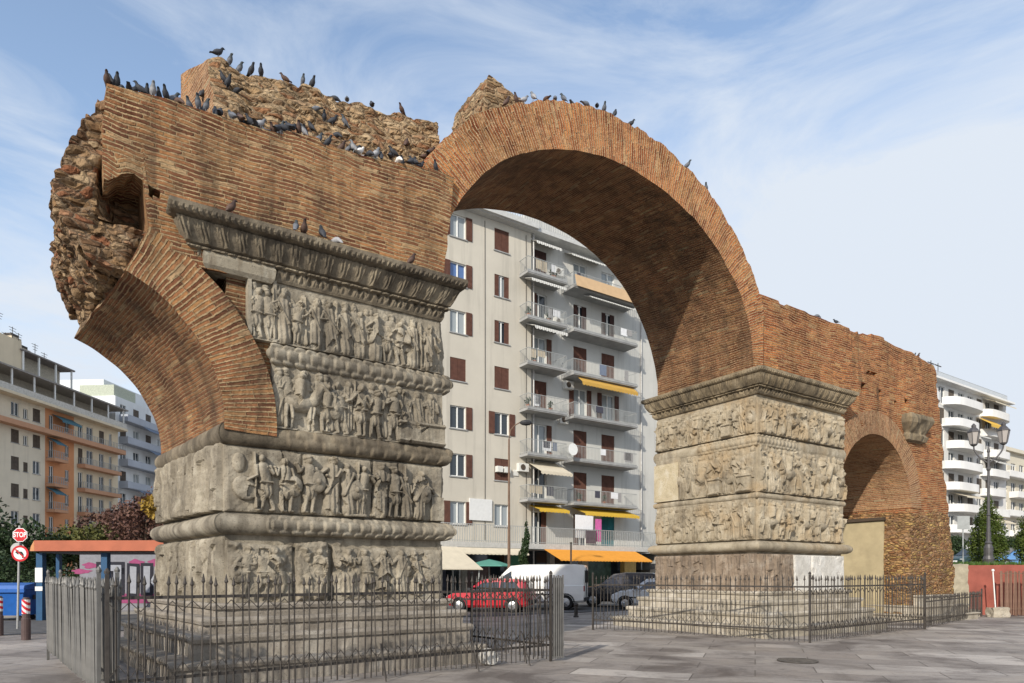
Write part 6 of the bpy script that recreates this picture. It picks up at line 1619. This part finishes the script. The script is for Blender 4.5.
def graffiti():
    x0, y, _ = at(96, 28.0); w = local_thing('graffiti_wall', 'grey wall covered in pink, black and silver graffiti behind the shelter', 'wall', (x0, y, 0), R(-2))
    M_G = plain('graffiti_grey', (.20, .20, .22), .7, .12); M_P = plain('graffiti_pink', (.26, .05, .13), .7, .15); M_S = plain('graffiti_silver', (.27, .28, .31), .6, .1); M_K = plain('graffiti_black', (.012, .012, .02), .7)  # paints darkened to stand in for the shade of the shelter roof
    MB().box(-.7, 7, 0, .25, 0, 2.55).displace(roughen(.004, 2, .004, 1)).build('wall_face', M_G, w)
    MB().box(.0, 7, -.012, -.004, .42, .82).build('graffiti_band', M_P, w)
    for j, (cx, cz, rx, rz) in enumerate(((1.75, 2.1, .3, .16), (2.6, 2.12, .35, .14), (-.2, 2.0, .35, .12), (-.6, 1.75, .4, .1), (3.6, 2.1, .4, .15))):
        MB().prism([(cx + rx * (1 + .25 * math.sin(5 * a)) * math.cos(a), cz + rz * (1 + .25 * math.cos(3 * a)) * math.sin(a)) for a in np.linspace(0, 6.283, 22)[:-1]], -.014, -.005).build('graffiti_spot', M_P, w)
    def letter(polys, x, s=1.0):
        for p in polys:
            cx = sum(q[0] for q in p) / len(p); cz = sum(q[1] for q in p) / len(p)
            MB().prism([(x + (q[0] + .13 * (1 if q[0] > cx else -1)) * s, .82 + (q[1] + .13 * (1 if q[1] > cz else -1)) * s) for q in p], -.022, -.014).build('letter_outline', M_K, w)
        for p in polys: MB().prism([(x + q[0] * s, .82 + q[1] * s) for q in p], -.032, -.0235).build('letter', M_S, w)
    letter([[(0, .95), (.95, .95), (.95, 1.2), (0, 1.2)], [(.62, .05), (.95, .05), (.95, .95), (.62, .95)], [(.05, .05), (.62, .05), (.62, .33), (.05, .33)]], .15)
    letter([[(0, .02), (.28, .0), (.30, 1.12), (.02, 1.15)]], 1.45)
    letter([[(0, .05), (.26, .05), (.28, 1.15), (.0, 1.15)], [(.3, .55), (.62, 1.12), (.9, 1.1), (.5, .5)], [(.3, .5), (.62, .0), (.92, .03), (.52, .58)]], 2.05)
    letter([[(0, .05), (.28, .05), (.28, 1.15), (.0, 1.15)], [(.28, .85), (.8, .9), (.8, 1.15), (.28, 1.15)]], 3.3)
graffiti()
x, y, _ = at(163, 25.5); t = local_thing('bollard', 'thin dark post before the pink stripe of the graffiti wall', 'bollard', (x - .05, y, 0)); MB().lathe([(.06, 0), (.06, 1.0), (.08, 1.04), (.02, 1.12)], 0, 0, 10).build('post', M_IRON, t); MB().lathe([(.1, 0), (.1, .05), (.062, .07)], 0, 0, 10).build('foot', M_IRON, t)
# hedge of dark shrubs behind the dumpster
for i, (px, t_, rx, rz, lab) in enumerate(((6, 33, 2.0, 1.3, 'dark shrub behind the blue container at the left edge'), (70, 36, 2.6, 1.0, 'dark shrub seen under the shelter roof between its blue posts'), (48, 34, 1.4, .9, 'dark shrub beside the first blue shelter post'))):
    x, y, _ = at(px, t_); tree('dark_shrub', lab, 'shrub', x, y, 0, rz * 1.8, round_clumps(rx, rz, rz, 8, 500 + i, .6), 3000, .10, LF_DARK, 510 + i, 'dark shrubs behind the shelter', .06)

# ---------------------------------------------------------------- pigeons
bpy.context.view_layer.update()
DG = bpy.context.evaluated_depsgraph_get()
def drop(u, c, z=20.0):
    w = ARCH.w(u, c, z); hit, loc, nrm, idx, ob, mt = SC.ray_cast(DG, Vector(w), Vector((0, 0, -1)))
    return loc.z if hit else None
def pigeon_mesh(i, pose):
    """one bird facing +x, feet at the origin"""
    m = MB(); n = 10
    if pose == 0:   sp = [(-.17, .045, .006, .028), (-.12, .065, .014, .036), (-.06, .095, .045, .05), (0, .125, .062, .062), (.045, .16, .056, .05), (.07, .195, .034, .034), (.08, .225, .027, .027), (.095, .245, .029, .027), (.115, .25, .02, .019), (.135, .245, .007, .006), (.15, .24, .002, .002)]
    elif pose == 1: sp = [(-.13, .02, .006, .03), (-.10, .055, .014, .036), (-.06, .10, .045, .05), (-.01, .15, .058, .06), (.02, .195, .05, .048), (.03, .23, .034, .034), (.035, .255, .028, .027), (.05, .275, .028, .026), (.07, .278, .02, .018), (.09, .272, .007, .006), (.104, .268, .002, .002)]
    else:           sp = [(-.19, .075, .006, .03), (-.13, .08, .014, .038), (-.06, .085, .045, .052), (.0, .085, .06, .064), (.055, .08, .054, .052), (.095, .06, .034, .034), (.115, .045, .027, .027), (.13, .03, .028, .026), (.145, .018, .02, .018), (.16, .01, .007, .006), (.17, .004, .002, .002)]
    P = []
    for k, (x, z, ry, rz) in enumerate(sp):
        a = sp[max(0, k - 1)]; b = sp[min(len(sp) - 1, k + 1)]; d = Vector((b[0] - a[0], 0, b[1] - a[1])).normalized(); up = Vector((-d.z, 0, d.x))
        P.append([(x + up.x * rz * math.sin(t), rz * 1.0 * math.cos(t) * (rz and ry / rz if k > 1 else 1.0), z + up.z * rz * math.sin(t)) if k > 1 else (x + up.x * .008 * math.sin(t), .034 * math.cos(t), z + up.z * .008 * math.sin(t)) for t in np.linspace(0, 2 * math.pi, n + 1)])
    m.grid(P)
    for s in (1, -1): m.tube([(.005, s * .022, 0), (.0, s * .024, .075)], .006, 4)
    me = bpy.data.meshes.new('pigeon'); me.from_pydata(m.v, [], m.f); me.polygons.foreach_set('use_smooth', [True] * len(me.polygons)); return me
def bird_mat(name, body, neck, bar):
    t = NT(name); ob = t.coord(); s = t.node('ShaderNodeSeparateXYZ'); t.link(ob, s.inputs[0])
    c = t.mix(t.ramp(s.outputs['Z'], [(.155, (0, 0, 0)), (.19, (1, 1, 1))]), body, neck)
    c = t.mix(t.ramp(s.outputs['X'], [(0.0, (0, 0, 0)), (.001, (0, 0, 0))]), c, bar)
    c = t.mix(t.ramp(t.noise(ob, 30, 3), [(.5, (0, 0, 0)), (.6, (.6,) * 3)]), c, tuple(x * .6 for x in body))
    return t.done(c, .7)
KINDS = [('dark slate', bird_mat('slate_plumage', (.045, .048, .056), (.02, .024, .03), (.02, .02, .02))), ('blue grey', bird_mat('grey_plumage', (.14, .15, .17), (.04, .05, .055), (.03, .03, .03))),
         ('dusky brown', bird_mat('brown_plumage', (.10, .06, .045), (.05, .03, .025), (.03, .02, .02))), ('pale grey', bird_mat('pale_plumage', (.33, .33, .34), (.16, .17, .18), (.1, .1, .1))), ('white', bird_mat('white_plumage', (.74, .72, .68), (.7, .68, .62), (.5, .5, .5)))]
PM = {}
ORD = 'first second third fourth fifth sixth seventh eighth ninth tenth eleventh twelfth thirteenth fourteenth fifteenth sixteenth seventeenth eighteenth nineteenth twentieth'.split()
TENS = {2: 'twenty', 3: 'thirty', 4: 'forty', 5: 'fifty', 6: 'sixty'}
def ordinal(i):
    if i < 20: return ORD[i]
    n = i + 1
    return {20: 'twentieth', 30: 'thirtieth', 40: 'fortieth', 50: 'fiftieth', 60: 'sixtieth'}[n] if n % 10 == 0 else TENS[n // 10] + '-' + ORD[n % 10 - 1]
pr = random.Random(77)
def birds(spots, where, group, size=.78, kinds=None):
    """spots (u, c) sorted left to right in the picture"""
    S = []
    for s in spots:
        u, c = s[:2]; z = drop(u, c)
        if z is None or z < 6.5: continue
        x, y, _ = ARCH.w(u, c); S.append((x / y, x, y, z, s[2] if len(s) > 2 else None))
    S.sort()
    for i, (_, x, y, z, k) in enumerate(S):
        k = pr.choices((0, 1, 2, 3), (7, 3, 2, 1))[0] if k is None else k
        pose = pr.choices((0, 1, 2), (5, 4, 2))[0]
        if (k, pose) not in PM:
            me = pigeon_mesh(0, pose); me.materials.append(KINDS[k][1]); PM[(k, pose)] = me
        o = bpy.data.objects.new('pigeon', PM[(k, pose)]); COL.objects.link(o)
        sc = size * pr.uniform(.92, 1.08); o.scale = (sc,) * 3
        o.location = (x, y, z - .004); o.rotation_euler = (0, 0, pr.uniform(0, 6.28))
        tag(o, '%s pigeon, %s from left %s' % (KINDS[k][0], ordinal(i), where), 'pigeon', group)
A = ARCH.at
birds([(A(p, c), c) for p, c in ((107, 11.14), (112, 11.2), (117, 11.14), (122, 11.2), (129, 11.13), (135, 11.25), (141, 11.14), (147, 11.2), (153, 11.14), (159, 11.22), (166, 11.14), (172, 11.2), (178, 11.14))], 'on the broken left end of the brick wall', 'pigeons on the left end of the brick wall')
led = []
for i in range(60):
    p = 190 + 250 * (i + pr.uniform(-.3, .3)) / 60; led.append((A(p, 11.25 + (pr.random() ** 1.3) * .95), 0)); c_ = pr.choice((11.13, 11.16, 11.2, 11.24, 11.95, 12.1, 12.3)); led[-1] = (A(p, c_), c_, 4 if i in (41, 50) else None)
birds(led, 'along the ledge at the foot of the rubble wall', 'pigeons on the ledge below the rubble wall')
birds([(A(p, c), c) for p, c in ((181, 13.7), (187, 13.3), (191, 13.0), (203, 12.7), (218, 12.7), (230, 12.68), (240, 12.7), (251, 12.7), (261, 12.68), (285, 12.7), (303, 12.68), (312, 12.7), (335, 12.68), (347, 12.7), (372, 12.7), (402, 12.68))], 'on top of the high rubble wall', 'pigeons on top of the rubble wall')
birds([(A(p, c), c) for p, c in ((470, 12.4), (474, 12.2), (480, 12.2), (488, 12.3), (500, 12.3), (507, 11.3), (516, 11.28), (524, 11.28), (533, 11.3), (546, 11.27), (555, 11.3), (563, 11.27), (572, 11.3), (586, 11.28), (597, 11.27), (604, 11.3), (615, 11.27), (631, 11.27), (687, 11.27), (706, 11.27))], 'on the crown of the great arch', 'pigeons on the great arch')
birds([(A(p, c), c) for p, c in ((817, 11.43), (836, 11.43), (914, 11.43), (918, 11.5))], 'on the brick wall right of the great arch', 'pigeons on the right brick wall')
birds([(A(p, 10.92), 10.92, k) for p, k in ((232, 2), (296, 1), (304, 2), (322, 0), (336, 3), (412, 2))], 'on the cornice of the near pier', 'pigeons on the near cornice', .9)
